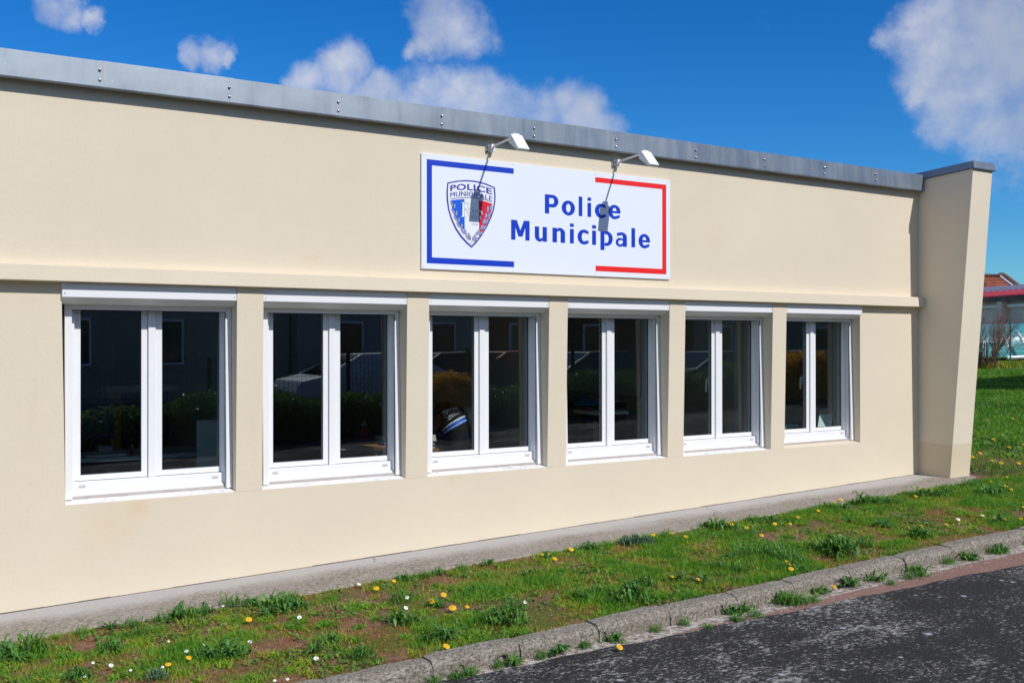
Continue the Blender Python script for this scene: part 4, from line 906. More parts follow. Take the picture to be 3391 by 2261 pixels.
# positions read off the photograph, put on the ground
def gpt(x, y, off=0.):
    d = ray(x, y); tt = (.0281*CAM.x-1.706+off-CAM.z)/(d.z-.0281*d.x); p_ = CAM+d*tt; return p_
def leafblade(b, base, az, L, w, rise, lobed, hues, h):
    """one arching leaf as a strip; lobed leaves get a toothed outline"""
    n = 6; c, s = math.cos(az), math.sin(az); n0 = len(b.v)
    for i in range(n+1):
        t_ = i/n; r = L*t_; z = rise*L*math.sin(t_*math.pi*.75)*1.1; ww = w*(math.sin(min(1, t_*1.15)*math.pi*.93)**.7 if 0 < t_ < 1 else .08)
        if lobed and i % 2: ww *= 1.5
        if lobed and not i % 2 and 0 < i < n: ww *= .55
        for sg_ in (-1, 1): b.v.append((base[0]+c*r-s*ww*sg_, base[1]+s*r+c*ww*sg_, base[2]+z+.25*ww))
        hues += [h, h]
    for i in range(n): a = n0+2*i; b.f.append((a, a+1, a+3, a+2))
def sethue(o, hues): a = o.data.attributes.new('hue', 'FLOAT', 'POINT'); a.data.foreach_set('value', np.array(hues, np.float32))
M_LEAF = veg('weed leaves', [(0, (.15, .30, .03)), (.5, (.07, .22, .025)), (1, (.03, .12, .022))], .5, .25)
M_SILV = veg('silvery leaves', [(0, (.16, .24, .12)), (.5, (.09, .17, .08)), (1, (.045, .11, .065))], .7, .15)
M_YEL = mat('dandelion yellow', (.86, .52, .008), .6); M_YEL2 = mat('dandelion centre', (.80, .34, .005), .6); M_DW = mat('daisy petals', (.85, .86, .86), .6); M_STEM = mat('flower stem', (.16, .22, .06), .6)
def proto_weed(kind):
    b = MB(); hues = []
    if kind == 'dandelion':
        for i in range(34): leafblade(b, (0, 0, 0), i*2.4+random.uniform(-.2, .2), random.uniform(.05, .115), random.uniform(.005, .0095), random.uniform(.15, .8), True, hues, random.random())
    elif kind == 'broad':
        for i in range(60): leafblade(b, (random.gauss(0, .035), random.gauss(0, .035), 0), i*2.4, random.uniform(.025, .075), random.uniform(.004, .010), random.uniform(.2, 1.2), False, hues, random.random())
    elif kind == 'tuft':
        for i in range(110): leafblade(b, (random.gauss(0, .035), random.gauss(0, .03), 0), random.uniform(0, 6.28), random.uniform(.03, .075), random.uniform(.0018, .003), random.uniform(.3, 1.3), False, hues, random.random()*.7)
    else:   # low cushion of small leaves
        for i in range(190):
            r = min(.08, abs(random.gauss(0, .045))); a = random.uniform(0, 6.28); leafblade(b, (r*math.cos(a), r*math.sin(a), max(0, .035-r*.3)), random.uniform(0, 6.28), random.uniform(.012, .04), random.uniform(.003, .006), random.uniform(.4, 1.6), True, hues, random.random())
    o = b.build('weed', M_LEAF, None, fix=False); sethue(o, hues); me = o.data; bpy.data.objects.remove(o); return me
PROT = {}
for k_ in ('dandelion', 'broad', 'tuft', 'cushion'): PROT[k_] = [proto_weed(k_) for _ in range(3)]
PROT['silver'] = []
for me_ in (proto_weed('cushion'), proto_weed('cushion')): me_.materials.clear(); me_.materials.append(M_SILV); PROT['silver'].append(me_)
c3 = lambda x, y: (x/2.352, 1800+y/2.352); c4 = lambda x, y: (900+x/2.138, 1700+y/2.138); c5 = lambda x, y: (1900+x/2.6138, 1550+y/2.6138); c6 = lambda x, y: (2500+x/2.0606, 1500+y/2.0606); c9 = lambda x, y: (2950+x/1.959, 1000+y/1.959)
KN = {'dandelion': ('dandelion_plant', 'jagged dandelion leaves'), 'broad': ('leafy_weed', 'broad leafed weed'), 'tuft': ('grass_tuft', 'tuft of longer grass'), 'cushion': ('feathery_weed', 'low feathery weed'), 'silver': ('silvery_weed', 'grey-green bushy weed')}
used = {}
ORD = ['first', 'second', 'third', 'fourth', 'fifth', 'sixth']
def where(p_):
    X, Y = p_.x, p_.y
    if Y > -.45 and X > 9.9: return 'on the open lawn beyond the end wall'
    i = int(round((X-1.476)/PX))
    if X < .6: col_ = 'left of the first window'
    elif X > 8.9: col_ = 'by the foot of the end wall' if X < 10.8 else 'right of the end wall'
    elif abs(X-(1.476+PX*i)) < .38 and 0 <= i < 6: col_ = 'under the %s window' % ORD[i]
    else:
        j = int(math.floor((X-1.476)/PX)); col_ = 'between the %s and %s windows' % (ORD[max(0, min(4, j))], ORD[max(1, min(5, j+1))]) if X < 8.2 else 'right of the sixth window'
    row = 'beside the concrete' if Y > -.85 else 'in upper grass' if Y > -1.3 else 'in middle grass' if Y > -1.85 else 'behind the kerb' if Y > -2.3 else 'in the gutter'
    return row+' '+col_
pending = []
def lab(o, what, cat, p_, group): pending.append((o, what, where(p_), cat, p_.copy(), group))
weeds = [('broad', c3(90, 830), 1.5), ('tuft', c3(250, 830), 1.9), ('dandelion', c3(150, 900), 1.3), ('broad', c3(30, 880), 1.3), ('dandelion', c3(860, 640), 1.0), ('tuft', c3(620, 690), .8), ('tuft', c3(1030, 620), .9), ('tuft', c3(1250, 580), 1.0), ('broad', c3(1370, 560), 1.2), ('tuft', c3(1480, 550), 1.2), ('broad', c3(1600, 520), 1.1), ('tuft', c3(1800, 470), 1.2), ('broad', c3(1950, 450), 1.2), ('broad', c3(2130, 470), 1.5), ('tuft', c3(2260, 430), 1.2), ('dandelion', c3(2080, 540), 1.2), ('broad', c3(1720, 860), 1.5), ('broad', c3(1850, 850), 1.4), ('cushion', c3(1600, 880), 1.2), ('cushion', c3(860, 820), 1.2), ('silver', c3(1220, 1040), 1.0), ('cushion', c3(600, 1040), 1.1), ('tuft', c3(1100, 690), 1.1),
 ('broad', c4(930, 460), 1.1), ('tuft', c4(920, 600), 1.6), ('tuft', c4(1720, 660), 1.5), ('cushion', c4(1690, 770), 1.9), ('cushion', c4(1580, 760), 1.3), ('dandelion', c4(1240, 870), 1.7), ('broad', c4(1140, 890), 1.2), ('dandelion', c4(890, 740), 1.4), ('broad', c4(960, 760), 1.3), ('broad', c4(90, 660), 1.6), ('broad', c4(190, 650), 1.2), ('dandelion', c4(300, 960), 1.3), ('cushion', c4(640, 1010), 1.2), ('broad', c4(400, 900), 1.0), ('broad', c4(1180, 410), 1.0), ('tuft', c4(1080, 440), .9), ('dandelion', c4(1530, 350), 1.1), ('tuft', c4(1340, 380), .8), ('dandelion', c4(1180, 640), 1.2), ('tuft', c4(1440, 545), 1.0), ('dandelion', c4(2250, 240), 1.0), ('dandelion', c4(1960, 300), 1.0), ('broad', c4(1820, 430), 1.0), ('cushion', c4(2190, 590), 1.1), ('broad', c4(2300, 550), .9),
 ('silver', c5(540, 640), 1.5), ('silver', c5(640, 640), 1.2), ('silver', c5(450, 640), 1.1), ('broad', c5(1250, 500), 1.7), ('broad', c5(1170, 490), 1.3), ('dandelion', c5(1380, 510), 1.2), ('broad', c5(1540, 440), 1.0), ('broad', c5(1700, 440), 1.2), ('tuft', c5(800, 580), 1.0), ('broad', c5(160, 680), 1.0), ('tuft', c5(1510, 560), 1.2), ('cushion', c5(500, 1130), 1.9), ('cushion', c5(600, 1010), 1.3), ('cushion', c5(380, 1160), 1.2), ('dandelion', c5(1370, 770), 1.2), ('tuft', c5(1500, 740), 1.5), ('tuft', c5(1680, 730), 1.7), ('tuft', c5(1780, 760), 1.7), ('tuft', c5(1900, 790), 1.7), ('dandelion', c5(1860, 850), 1.3), ('broad', c5(1960, 880), 1.2), ('tuft', c5(1250, 850), 1.5), ('tuft', c5(1450, 880), 1.5), ('dandelion', c5(890, 940), 1.1), ('dandelion', c5(1120, 960), 1.0),
 ('dandelion', c6(600, 370), 1.5), ('broad', c6(500, 360), 1.2), ('broad', c6(760, 330), 1.8), ('tuft', c6(850, 340), 1.5), ('broad', c6(930, 330), 1.4), ('dandelion', c6(1100, 280), 1.6), ('broad', c6(1200, 280), 1.5), ('broad', c6(1300, 270), 1.3), ('cushion', c6(600, 680), 2.3), ('cushion', c6(520, 660), 1.6), ('broad', c6(480, 640), 1.3), ('dandelion', c6(880, 490), 1.5), ('dandelion', c6(640, 460), 1.0), ('tuft', c6(750, 620), 1.4), ('tuft', c6(1480, 210), 1.4), ('broad', c6(1600, 270), 1.5), ('dandelion', c6(1700, 240), 1.4), ('dandelion', c6(1650, 460), 1.3), ('cushion', c6(1120, 560), 1.4)]
gut = [('tuft', c4(1130, 1170), .8), ('broad', c4(1370, 1110), .9), ('dandelion', c4(1710, 1050), 1.2), ('dandelion', c4(2010, 970), 1.25), ('tuft', c4(1580, 1060), .7), ('broad', c4(1300, 1150), .7), ('tuft', c4(1880, 990), .7), ('broad', c5(1330, 1230), .9), ('broad', c5(1430, 1200), .9), ('tuft', c5(1570, 1265), 1.0), ('broad', c5(1420, 1300), .8), ('tuft', c5(1840, 1150), 1.3), ('tuft', c5(1950, 1160), 1.3), ('broad', c5(1740, 1110), 1.0), ('tuft', c5(950, 1330), .7), ('tuft', c5(680, 1380), .7), ('broad', c5(330, 1470), .8), ('broad', c5(1170, 1370), .6), ('cushion', c5(90, 1530), .6), ('broad', c6(160, 985), 1.0), ('tuft', c6(260, 1010), 1.2), ('tuft', c6(400, 1000), 1.0), ('dandelion', c6(600, 880), 1.6), ('broad', c6(420, 930), .9), ('broad', c6(770, 840), 1.1), ('broad', c6(1030, 775), 1.0), ('tuft', c6(1240, 720), 1.1), ('broad', c6(1130, 820), 1.1), ('tuft', c6(1050, 840), .9), ('broad', c6(1380, 690), 1.2), ('tuft', c6(1500, 640), 1.3), ('broad', c6(1570, 640), 1.1), ('broad', c6(1480, 710), .9), ('tuft', c6(1800, 590), 1.4), ('broad', c6(1690, 660), .8), ('tuft', c6(930, 880), .7)]
for lst, off in ((weeds, -.016), (gut, -.091)):
    for kd, (px, py), sc in lst:
        p_ = gpt(px, py+8, off); nm, wh = KN[kd]
        if off < -.05: p_.y = max(-2.60, min(-2.455, p_.y)); p_.z = gz(p_.x)+off
        o = bpy.data.objects.new(nm, random.choice(PROT[kd])); COL.objects.link(o); o.location = p_; o.rotation_euler = (0, 0, random.uniform(0, 6.28)); s_ = sc*random.uniform(.72, .88); o.scale = (s_, s_, s_*.85)
        lab(o, wh, 'weed' if kd != 'tuft' else 'grass tuft', p_, 'weeds growing in and beside the grass strip')
# dandelion and daisy flowers
def flower_head(y_, r, white=False):
    b = MB(); rings = ((r, 0.0, 22), (r*.72, .004, 16)) if not white else ((r, 0, 16),)
    for rr, dz_, n in rings:
        for i in range(n):
            a = 2*math.pi*(i+.3*dz_*100)/n; c, s = math.cos(a), math.sin(a); w = rr*.17
            b.poly([(c*rr*.15-s*w*.4, s*rr*.15+c*w*.4, dz_+.002), (c*rr*.15+s*w*.4, s*rr*.15-c*w*.4, dz_+.002), (c*rr+s*w, s*rr-c*w, dz_), (c*rr-s*w, s*rr+c*w, dz_)])
    return b
mb = flower_head(0, .0185); o = mb.build('t', M_YEL, None, fix=False); ME_P = o.data; bpy.data.objects.remove(o)
o = MB().sph((0, 0, .006), .008, 10, 5, (1, 1, .5)).build('t', M_YEL2, None, smooth=True); ME_C = o.data; bpy.data.objects.remove(o)
mb = flower_head(0, .0125, True); o = mb.build('t', M_DW, None, fix=False); ME_DP = o.data; bpy.data.objects.remove(o)
o = MB().sph((0, 0, .003), .0042, 8, 4, (1, 1, .6)).build('t', M_YEL2, None, smooth=True); ME_DC = o.data; bpy.data.objects.remove(o)
o = MB().tube([(0, 0, 0), (.004, .002, -.02), (0, 0, -.045)], .0016, 5).build('t', M_STEM, None); ME_S = o.data; bpy.data.objects.remove(o)
def flower(px, py, daisy=False, sc=1., off=-.016):
    p_ = gpt(px, py+5, off+.03)
    r = empty('daisy' if daisy else 'dandelion_flower', tuple(p_)); 
    tz = Vector((random.uniform(-.25, .25), -.55+random.uniform(-.25, .25), 1)).normalized(); r.rotation_euler = tz.to_track_quat('Z', 'Y').to_euler(); r.scale = (sc,)*3
    for nm, me_ in (('petals', ME_DP if daisy else ME_P), ('flower_centre', ME_DC if daisy else ME_C), ('stem', ME_S)):
        o = bpy.data.objects.new(nm, me_); COL.objects.link(o); o.parent = r
    lab(r, 'small white daisy' if daisy else 'yellow dandelion flower', 'daisy' if daisy else 'dandelion', p_, 'white daisies in the grass' if daisy else 'yellow dandelions in the grass')
for q in [(2240,405),(1938,575),(1470,873),(1310,925)]: flower(*c3(*q), sc=.8 if q[0] in (1470, 1310) else 1)
for q in [(112,583),(740,517),(1217,562),(1138,607),(1280,655),(1385,648),(1237,927),(1952,270),(1915,277),(2005,307),(2120,242),(865,465)]: flower(*c4(*q), sc=1.25 if q[0] in (1138, 1280) else .7 if q[0] in (1385, 1915, 865) else 1)
flower(*c4(2048, 903), off=-.085)
for q in [(687,562),(845,548),(972,578),(1370,470),(1325,447),(1497,502),(1627,566),(1741,466),(1944,412),(1873,466),(1865,820),(1885,858),(1842,792),(853,922),(1078,945)]: flower(*c5(*q), sc=1.1 if q[0] in (1370, 1865, 1885, 1497) else .7 if q[0] in (1842, 1873, 1078, 1325) else .9)
flower(*c5(398, 1532), off=-.085)
for q in [(540,323),(587,305),(432,381),(1130,233),(1098,283),(1307,475),(1135,485),(1638,430),(1710,440),(1815,437),(1632,227),(1715,215),(1750,238),(1720,153),(1612,184),(1833,358)]: flower(*c6(*q), sc=1.05 if q[0] in (587, 1715, 1750) else .8)
flower(*c6(540, 900), off=-.085, sc=1.1)
for q in [(630,759),(792,744),(768,932),(860,915),(655,1018),(715,1034),(530,994),(580,970),(665,880),(830,1035)]: flower(*c9(*q), sc=1.3)
for q in [(1737,470),(1452,822),(1588,772),(1780,758),(1945,750),(865,932),(1018,970),(725,912),(658,1020),(1312,745),(1268,945),(2140,1050),(2240,1040)]: flower(*c3(*q), daisy=True, sc=.95 if q[0] in (1452, 865, 1945) else .62)
for q in [(958,582),(950,655),(315,1013),(618,487),(195,722),(1793,615)]: flower(*c4(*q), daisy=True, sc=1.1)
for q in [(1553,413),(1388,440)]: flower(*c6(*q), daisy=True, sc=1.3)
# labels: kind + place, with the neighbours told apart by left / right order
from collections import defaultdict
gl = defaultdict(list)
for it in pending: gl[(it[1], it[2])].append(it)
for (what, wh), its in gl.items():
    its.sort(key=lambda i: i[4].x/(i[4].y+7)); n = len(its)
    for k_, it in enumerate(its):
        o = it[0]
        if n == 1: pre = what
        elif n == 2: pre = ('left ' if k_ == 0 else 'right ')+what+' of two'
        elif n <= 6: pre = ('leftmost ' if k_ == 0 else 'rightmost ' if k_ == n-1 else ORD[k_]+' from left, ')+what
        else: pre = ('leftmost ' if k_ == 0 else 'rightmost ' if k_ == n-1 else (ORD+['seventh', 'eighth', 'ninth', 'tenth', 'eleventh', 'twelfth', 'thirteenth', 'fourteenth'])[k_]+' from left, ')+what
        tag(o, pre+' '+wh, it[3], it[5])

# ------------------------------------------------------------------ BACKGROUND, right of the end wall
c10 = lambda x, y: (3180+x/4.128, 880+y/4.128)
FW = _F
def atd(x, y, dist):  d = ray(x, y); return CAM+d*dist       # dist = depth along the view axis
DB = 46.
BP = atd(3340, 1200, DB); U = Vector((.306, .952, 0)).normalized()       # facade direction (away from us)
NV = Vector((-.952, .306, 0))                                             # facade normal, towards us
def onfac(x, y, out=0.):   # point of the facade plane under a photo pixel
    d = ray(x, y); tt = ((BP+NV*out-CAM).dot(NV))/d.dot(NV); return CAM+d*tt
def fu(p_): return (p_-BP).dot(U)
M_FW = mat('far grey wall', (.66, .62, .54), .85, var=.10, vscale=.8); M_FRED = mat('red metal roof', (.42, .035, .06), .45, var=.15, vscale=3); M_FTRIM = mat('far pale trim', (.86, .86, .88), .5)
M_SLAT = mat('roller shutter', (.70, .69, .70), .5); M_TILE = mat('clay tiles', (.30, .09, .045), .85, var=.3, vscale=2.5, detail=8); M_TILED = mat('dark ridge tiles', (.10, .04, .03), .85)
hall = thing('hall', tuple(BP), 'long low hall with red metal roof and roller shutters beyond the lawn', 'building')
def fbox(name, m_, u0, u1, o0, o1, z0, z1, par):
    P_ = lambda u, o_, z: tuple(BP.xy.to_3d()+U*u+NV*o_+Vector((0, 0, z)))
    return MB().hexa([P_(u0, o1, z0), P_(u1, o1, z0), P_(u1, o0, z0), P_(u0, o0, z0), P_(u0, o1, z1), P_(u1, o1, z1), P_(u1, o0, z1), P_(u0, o0, z1)]).build(name, m_, par)
zg = -.80
zw = onfac(*c10(600, 430)).z
uc0, uc1 = sorted((fu(onfac(*c10(605, 700))), fu(onfac(*c10(672, 700)))))
fbox('wall', M_FW, -14, 12, -8, 0, zg-.5, zw, hall)
P_ = lambda u, o_, z: tuple(BP.xy.to_3d()+U*u+NV*o_+Vector((0, 0, z)))
zr0 = onfac(*c10(600, 415), .5).z; zr1 = onfac(*c10(600, 347), -1.3).z
MB().hexa([P_(-14, .5, zr0-.03), P_(12, .5, zr0-.03), P_(12, -8, zr0-.3), P_(-14, -8, zr0-.3), P_(-14, .5, zr0+.03), P_(12, .5, zr0+.03), P_(12, -1.3, zr1), P_(-14, -1.3, zr1)]).build('roof', M_FRED, hall)
MB().hexa([P_(-14, -1.25, zr1-.02), P_(12, -1.25, zr1-.02), P_(12, -1.6, zr1-.02), P_(-14, -1.6, zr1-.02), P_(-14, -1.25, zr1+.26), P_(12, -1.25, zr1+.26), P_(12, -1.6, zr1+.26), P_(-14, -1.6, zr1+.26)]).build('roof_flashing', M_FTRIM, hall)
fbox('gutter_board', M_GASK, -14, 12, .30, .46, zr0-.22, zr0-.04, hall)
for k_ in range(60): u = -13+k_*.42; MB().tube([P_(u, .50, zr0+.05), P_(u, -1.2, zr1+.02)], .025, 4).build('roof_rib', M_FRED, hall)
fbox('column', M_FW, uc0, uc1, .002, .42, zg-.3, onfac(*c10(635, 462), .4).z, hall)
zs0 = onfac(*c10(800, 525)).z; zs1 = onfac(*c10(800, 562)).z
for (u0, u1) in ((uc0-3.4, uc0-.15), (uc1+.12, uc1+3.4), (uc1+3.7, uc1+7)):
    sh = empty('roller_shutter', P_((u0+u1)/2, .05, zg), hall)
    fbox('shutter_housing', M_FTRIM, u0, u1, .002, .25, zs1, zs0, sh)
    for k_ in range(28):
        z_ = zs1-.01-k_*.09
        if z_ > zg: fbox('slat', M_SLAT, u0+.05, u1-.05, .002, .05+.0*k_, z_-.078, z_, sh)
q = onfac(*c10(375, 482)); fbox('vent', M_GASK, fu(q)-.16, fu(q)+.16, .002, .03, q.z-.06, q.z+.06, hall)
# tiled house behind
DH = 66.
hp = lambda x, y, d=DH: atd(*c10(x, y), d)
hs_ = thing('tiled_house', tuple(hp(500, 300)), 'old house with brown clay tile roof rising behind the red metal roof', 'building')
r0, r1 = hp(150, 150), hp(545, 155); e1 = hp(740, 305, DH-4); e0 = hp(150, 310, DH-4)
MB().poly([r0, r1, e1, e0]).poly([Vector(v)-Vector((0, 0, .15)) for v in (e0, e1, r1, r0)]).poly([e0, e1, e1-Vector((0, 0, .15)), e0-Vector((0, 0, .15))]).build('roof', M_TILE, hs_)
for k_ in range(7):
    s_ = k_/7; a = r0+(e0-r0)*s_; c_ = r1+(e1-r1)*s_
    MB().tube([a+Vector((0, -.03, .03)), c_+Vector((0, -.03, .03))], .05, 5).build('tile_course', M_TILE, hs_)
MB().tube([r0+(r1-r0)*i/14+Vector((0, 0, .06+.04*(i % 2))) for i in range(15)], .13, 6).build('ridge', M_TILED, hs_)
g1 = hp(590, 160, DH+1); g2 = hp(780, 300, DH+1)
MB().tube([r1+Vector((-.3, 0, .1)), hp(560, 128, DH+.5), g1, g2], [.05, .2, .28, .28], 6).build('verge_tiles', M_TILED, hs_)
MB().tube([r1+Vector((0, 0, .06)), e1+Vector((0, 0, .06))], .07, 6).build('verge_mortar', M_FTRIM, hs_)
dr = hp(350, 240, DH-3.5); MB().hexa([dr+Vector(v) for v in ((-1.5, 0, -1.2), (1.6, 0, -1.2), (1.6, 2, -1.2), (-1.5, 2, -1.2), (-.2, 0, .15), (.2, 0, -.1), (.3, 2, .2), (-.3, 2, .2))]).build('dormer', M_TILED, hs_)
base = hp(500, 300); MB().hexa([(e0.x, e0.y, -1), (e1.x, e1.y, -1), (r1.x, r1.y, -1), (r0.x, r0.y, -1), (e0.x, e0.y, e0.z-.2), (e1.x, e1.y, e1.z-.2), (r1.x, r1.y, r1.z-.2), (r0.x, r0.y, r0.z-.2)]).build('wall', M_FW, hs_)
# teal covered tunnel
DT = 40.
tb = atd(*c10(690, 1235), DT); gzt = tb.z
M_TEAL = mat('teal plastic sheet', (.05, .30, .32), .35, 0, .6, col2=(.14, .40, .42), cthr=(.45, .8), vscale=1.2, bump=.3, bscale=2.5, bdist=.08, detail=4)
tn = thing('plastic_tunnel', tuple(tb), 'low rounded tunnel covered with teal plastic sheet behind the bare shrub', 'greenhouse')
ha = (atd(*c10(690, 790), DT).z-gzt); axd = Vector((.25, 1, 0)).normalized(); rv = Vector((.848, -.53, 0))
c0 = atd(*c10(640, 1235), DT)
b = MB(); nu, nv_ = 22, 14
for i in range(nu+1):
    uu = -5.5+11*i/nu; prof_h = ha*(1-abs(uu/5.6)**2.6*.95)
    for j in range(nv_+1):
        a = math.pi*j/nv_; wob = random.uniform(-.02, .02)
        pp = c0+rv*(uu*.62)+Vector((-.53, -.848, 0))*(math.cos(a)*1.5)+Vector((0, 0, max(0, prof_h*math.sin(a)**.6+wob))); b.v.append(tuple(pp))
for i in range(nu):
    for j in range(nv_): a = i*(nv_+1)+j; b.f.append((a, a+1, a+nv_+2, a+nv_+1))
b.build('cover', M_TEAL, tn, smooth=True)
for (pl) in ([(560, 900), (600, 990), (650, 1110)], [(760, 880), (815, 960), (862, 1060), (885, 1120)]):
    MB().tube([atd(*c10(*q), DT-1.75) for q in pl], [.035, .05, .05, .05][:len(pl)], 6).build('hoop', M_FTRIM, tn)
MB().tube([atd(*c10(640, 1255), DT-1.9), atd(*c10(860, 1245), DT-1.9), atd(*c10(1000, 1240), DT-1.9)], .07, 6).build('base_board', M_FTRIM, tn)
# fence post and wire
fp = atd(*c10(685, 1310), 35.5); fn = thing('fence', tuple(fp), 'thin green wire fence in front of the teal tunnel', 'fence')
ztp = atd(*c10(685, 785), 35.5).z
for k_ in range(-2, 4): q = fp+rv*(2.6*k_); MB().tube([(q.x, q.y, gz(q.x)-.3), (q.x, q.y, ztp+.02)], .028, 6).build('post', mat('green post', (.01, .09, .08), .5), fn)
for k_ in range(9): z_ = fp.z+.15+(ztp-fp.z-.15)*k_/8; MB().tube([(fp+rv*-5.2).xy.to_3d()+Vector((0, 0, z_)), (fp+rv*7.8).xy.to_3d()+Vector((0, 0, z_))], .006, 4).build('wire', mat('green wire', (.02, .10, .09), .5), fn)
# bare shrub
def bare_shrub(base, H, R, nst, name, label, seed):
    rs = random.Random(seed); b = MB()
    def br(p, d, L, r, lv):
        pts = [p]; rr = [r]; q = p.copy(); dd = d.copy()
        for i in range(5):
            dd = (dd+Vector((rs.gauss(0, .10), rs.gauss(0, .10), rs.gauss(.02, .06)))).normalized(); q = q+dd*(L/5); pts.append(q.copy()); rr.append(r*(1-.75*(i+1)/5))
            if lv > 0 and i >= 1:
                for _ in range(2 if lv == 2 else 3):
                    a = rs.uniform(0, 6.28); nd = (dd+Vector((math.cos(a), math.sin(a), rs.uniform(-.1, .5)))*.55).normalized(); br(q.copy(), nd, L*rs.uniform(.28, .5), rr[-1]*.7, lv-1)
        b.tube(pts, rr, 3, cap=False)
    for i in range(nst):
        a = rs.uniform(0, 6.28); sp_ = rs.uniform(.0, 1)**.7; d = Vector((math.cos(a)*sp_*R/H*1.3, math.sin(a)*sp_*R/H*1.3, 1)).normalized()
        br(base+Vector((math.cos(a), math.sin(a), 0))*rs.uniform(0, .35), d, H*rs.uniform(.6, .95), .011, 2)
    s_ = thing(name, tuple(base), label, 'shrub'); b.build('branches', mat('bare brown twigs', (.22, .12, .09), .9, var=.3, vscale=3), s_, fix=False)
    b2 = MB()
    for i in range(14): a = rs.uniform(0, 6.28); d = Vector((math.cos(a)*.4, math.sin(a)*.4, 1)); b2.tube([base+Vector((math.cos(a)*.3, math.sin(a)*.3, -.1)), base+d*.7], [.02, .012], 5)
    b2.build('stems', mat('shrub bark', (.10, .06, .04), .9), s_)
sb = atd(*c10(370, 1330), 33.5)
bare_shrub(Vector((sb.x, sb.y, sb.z)), atd(*c10(400, 545), 33.5).z-sb.z, 1.5, 62, 'bare_shrub', 'leafless brown shrub on the lawn edge beside the end wall', 3)
M_RUB = mat('dry litter', (.20, .14, .08), .95, col2=(.07, .12, .02), cthr=(.45, .6), vscale=2)
q0 = atd(*c10(600, 1330), 34.5)
n_ = 26000; xx = q0.x+RNG.uniform(-6, 7, n_); yy = q0.y+RNG.normal(0, .45, n_)+(xx-q0.x)*-.55
blades('rough_grass', np.stack([xx, yy, GZ(xx)-.02], 1), .08+.16*RNG.random(n_), .02+.015*RNG.random(n_), np.clip(RNG.random(n_)*.8, 0, 1), M_GRASS, 1.0)
# outbuilding outside the frame whose shadow falls on the lawn
ob = thing('garden_shed', (26, 5.3, gz(24)), 'plain rendered outbuilding standing on the lawn right of the view', 'building')
bx('wall', M_FW, ob, 21.9+.6, 33, 4.35, 6.1, -1.3, 1.75); MB().hexa([(22.3, 4.15, 1.7505), (33.2, 4.15, 1.7505), (33.2, 6.3, 1.7505), (22.3, 6.3, 1.7505), (22.3, 4.15, 1.85), (33.2, 4.15, 1.85), (33.2, 6.3, 2.15), (22.3, 6.3, 2.15)]).build('roof', M_TILE, ob)

# ------------------------------------------------------------------ ACROSS THE ROAD (seen mirrored in the panes)
def cloud_leaves(name, n, samp, size, m_, label=None, cat=None, group=None):
    P3 = np.array([samp() for _ in range(n)]); a = RNG.normal(0, 1, (n, 3)); a /= np.linalg.norm(a, axis=1)[:, None]; c_ = np.cross(a, RNG.normal(0, 1, (n, 3))); c_ /= np.linalg.norm(c_, axis=1)[:, None]
    s_ = (size*(.6+.8*RNG.random(n)))[:, None]; v = np.stack([P3-a*s_, P3+c_*s_*.5, P3+a*s_, P3-c_*s_*.5], 1)
    me = bpy.data.meshes.new(name); me.vertices.add(4*n); me.vertices.foreach_set('co', v.reshape(-1)); me.loops.add(4*n); me.loops.foreach_set('vertex_index', np.arange(4*n, dtype=np.int32)); me.polygons.add(n); me.polygons.foreach_set('loop_start', (np.arange(n)*4).astype(np.int32))
    me.update(calc_edges=True); at_ = me.attributes.new('hue', 'FLOAT', 'POINT'); at_.data.foreach_set('value', np.repeat(RNG.random(n), 4).astype(np.float32)); me.materials.append(m_)
    return me
M_HEDGE = veg('hedge leaves', [(0, (.24, .34, .10)), (.5, (.10, .20, .05)), (1, (.04, .10, .025))], .22, .4)
M_FORS = veg('forsythia blossom', [(0, (1, .60, .02)), (.45, (.95, .46, .008)), (.72, (.60, .22, .005)), (.78, (.10, .09, .02)), (1, (.03, .03, .01))], .6, .5)
YH = -8.75; ZA = lambda X: gz(X)-.09
def mirror_x(px, Y):            # where a reflected ray through pane pixel px meets the plane Y
    d = ray(px, 1250); tt = (.2-CAM.y)/d.y; p_ = CAM+d*tt; return p_.x+d.x/d.y*(p_.y-Y)
hed_ = thing('hedge', (12, YH, ZA(12)), 'clipped green hedge across the road mirrored in the panes', 'hedge')
def hs_samp():
    x = RNG.uniform(-2, 42); a = RNG.uniform(0, math.pi); r = RNG.uniform(.75, 1); return (x, YH+math.cos(a)*.45*r, ZA(x)+.05+(.78+.10*math.sin(x*1.7)+.06*math.sin(x*5))*math.sin(a)**.5*r)
me = cloud_leaves('foliage', 110000, hs_samp, .033, M_HEDGE); o = bpy.data.objects.new('foliage', me); COL.objects.link(o); o.parent = hed_; o.location = (-12, -YH, -ZA(12))
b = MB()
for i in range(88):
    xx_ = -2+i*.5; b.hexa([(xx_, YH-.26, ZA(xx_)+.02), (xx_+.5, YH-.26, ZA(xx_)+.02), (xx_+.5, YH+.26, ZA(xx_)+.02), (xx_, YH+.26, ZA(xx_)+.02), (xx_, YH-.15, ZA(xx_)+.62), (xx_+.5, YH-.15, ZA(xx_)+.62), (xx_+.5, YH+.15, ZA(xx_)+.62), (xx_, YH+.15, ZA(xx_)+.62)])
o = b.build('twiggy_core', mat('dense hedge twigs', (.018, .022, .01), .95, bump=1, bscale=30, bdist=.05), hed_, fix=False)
b = MB()
for i in range(44): x = -2+i; b.tube([(x, YH, ZA(x)-.05), (x+.05, YH, ZA(x)+.5)], .02, 5)
b.build('stems', M_DARKM, hed_)
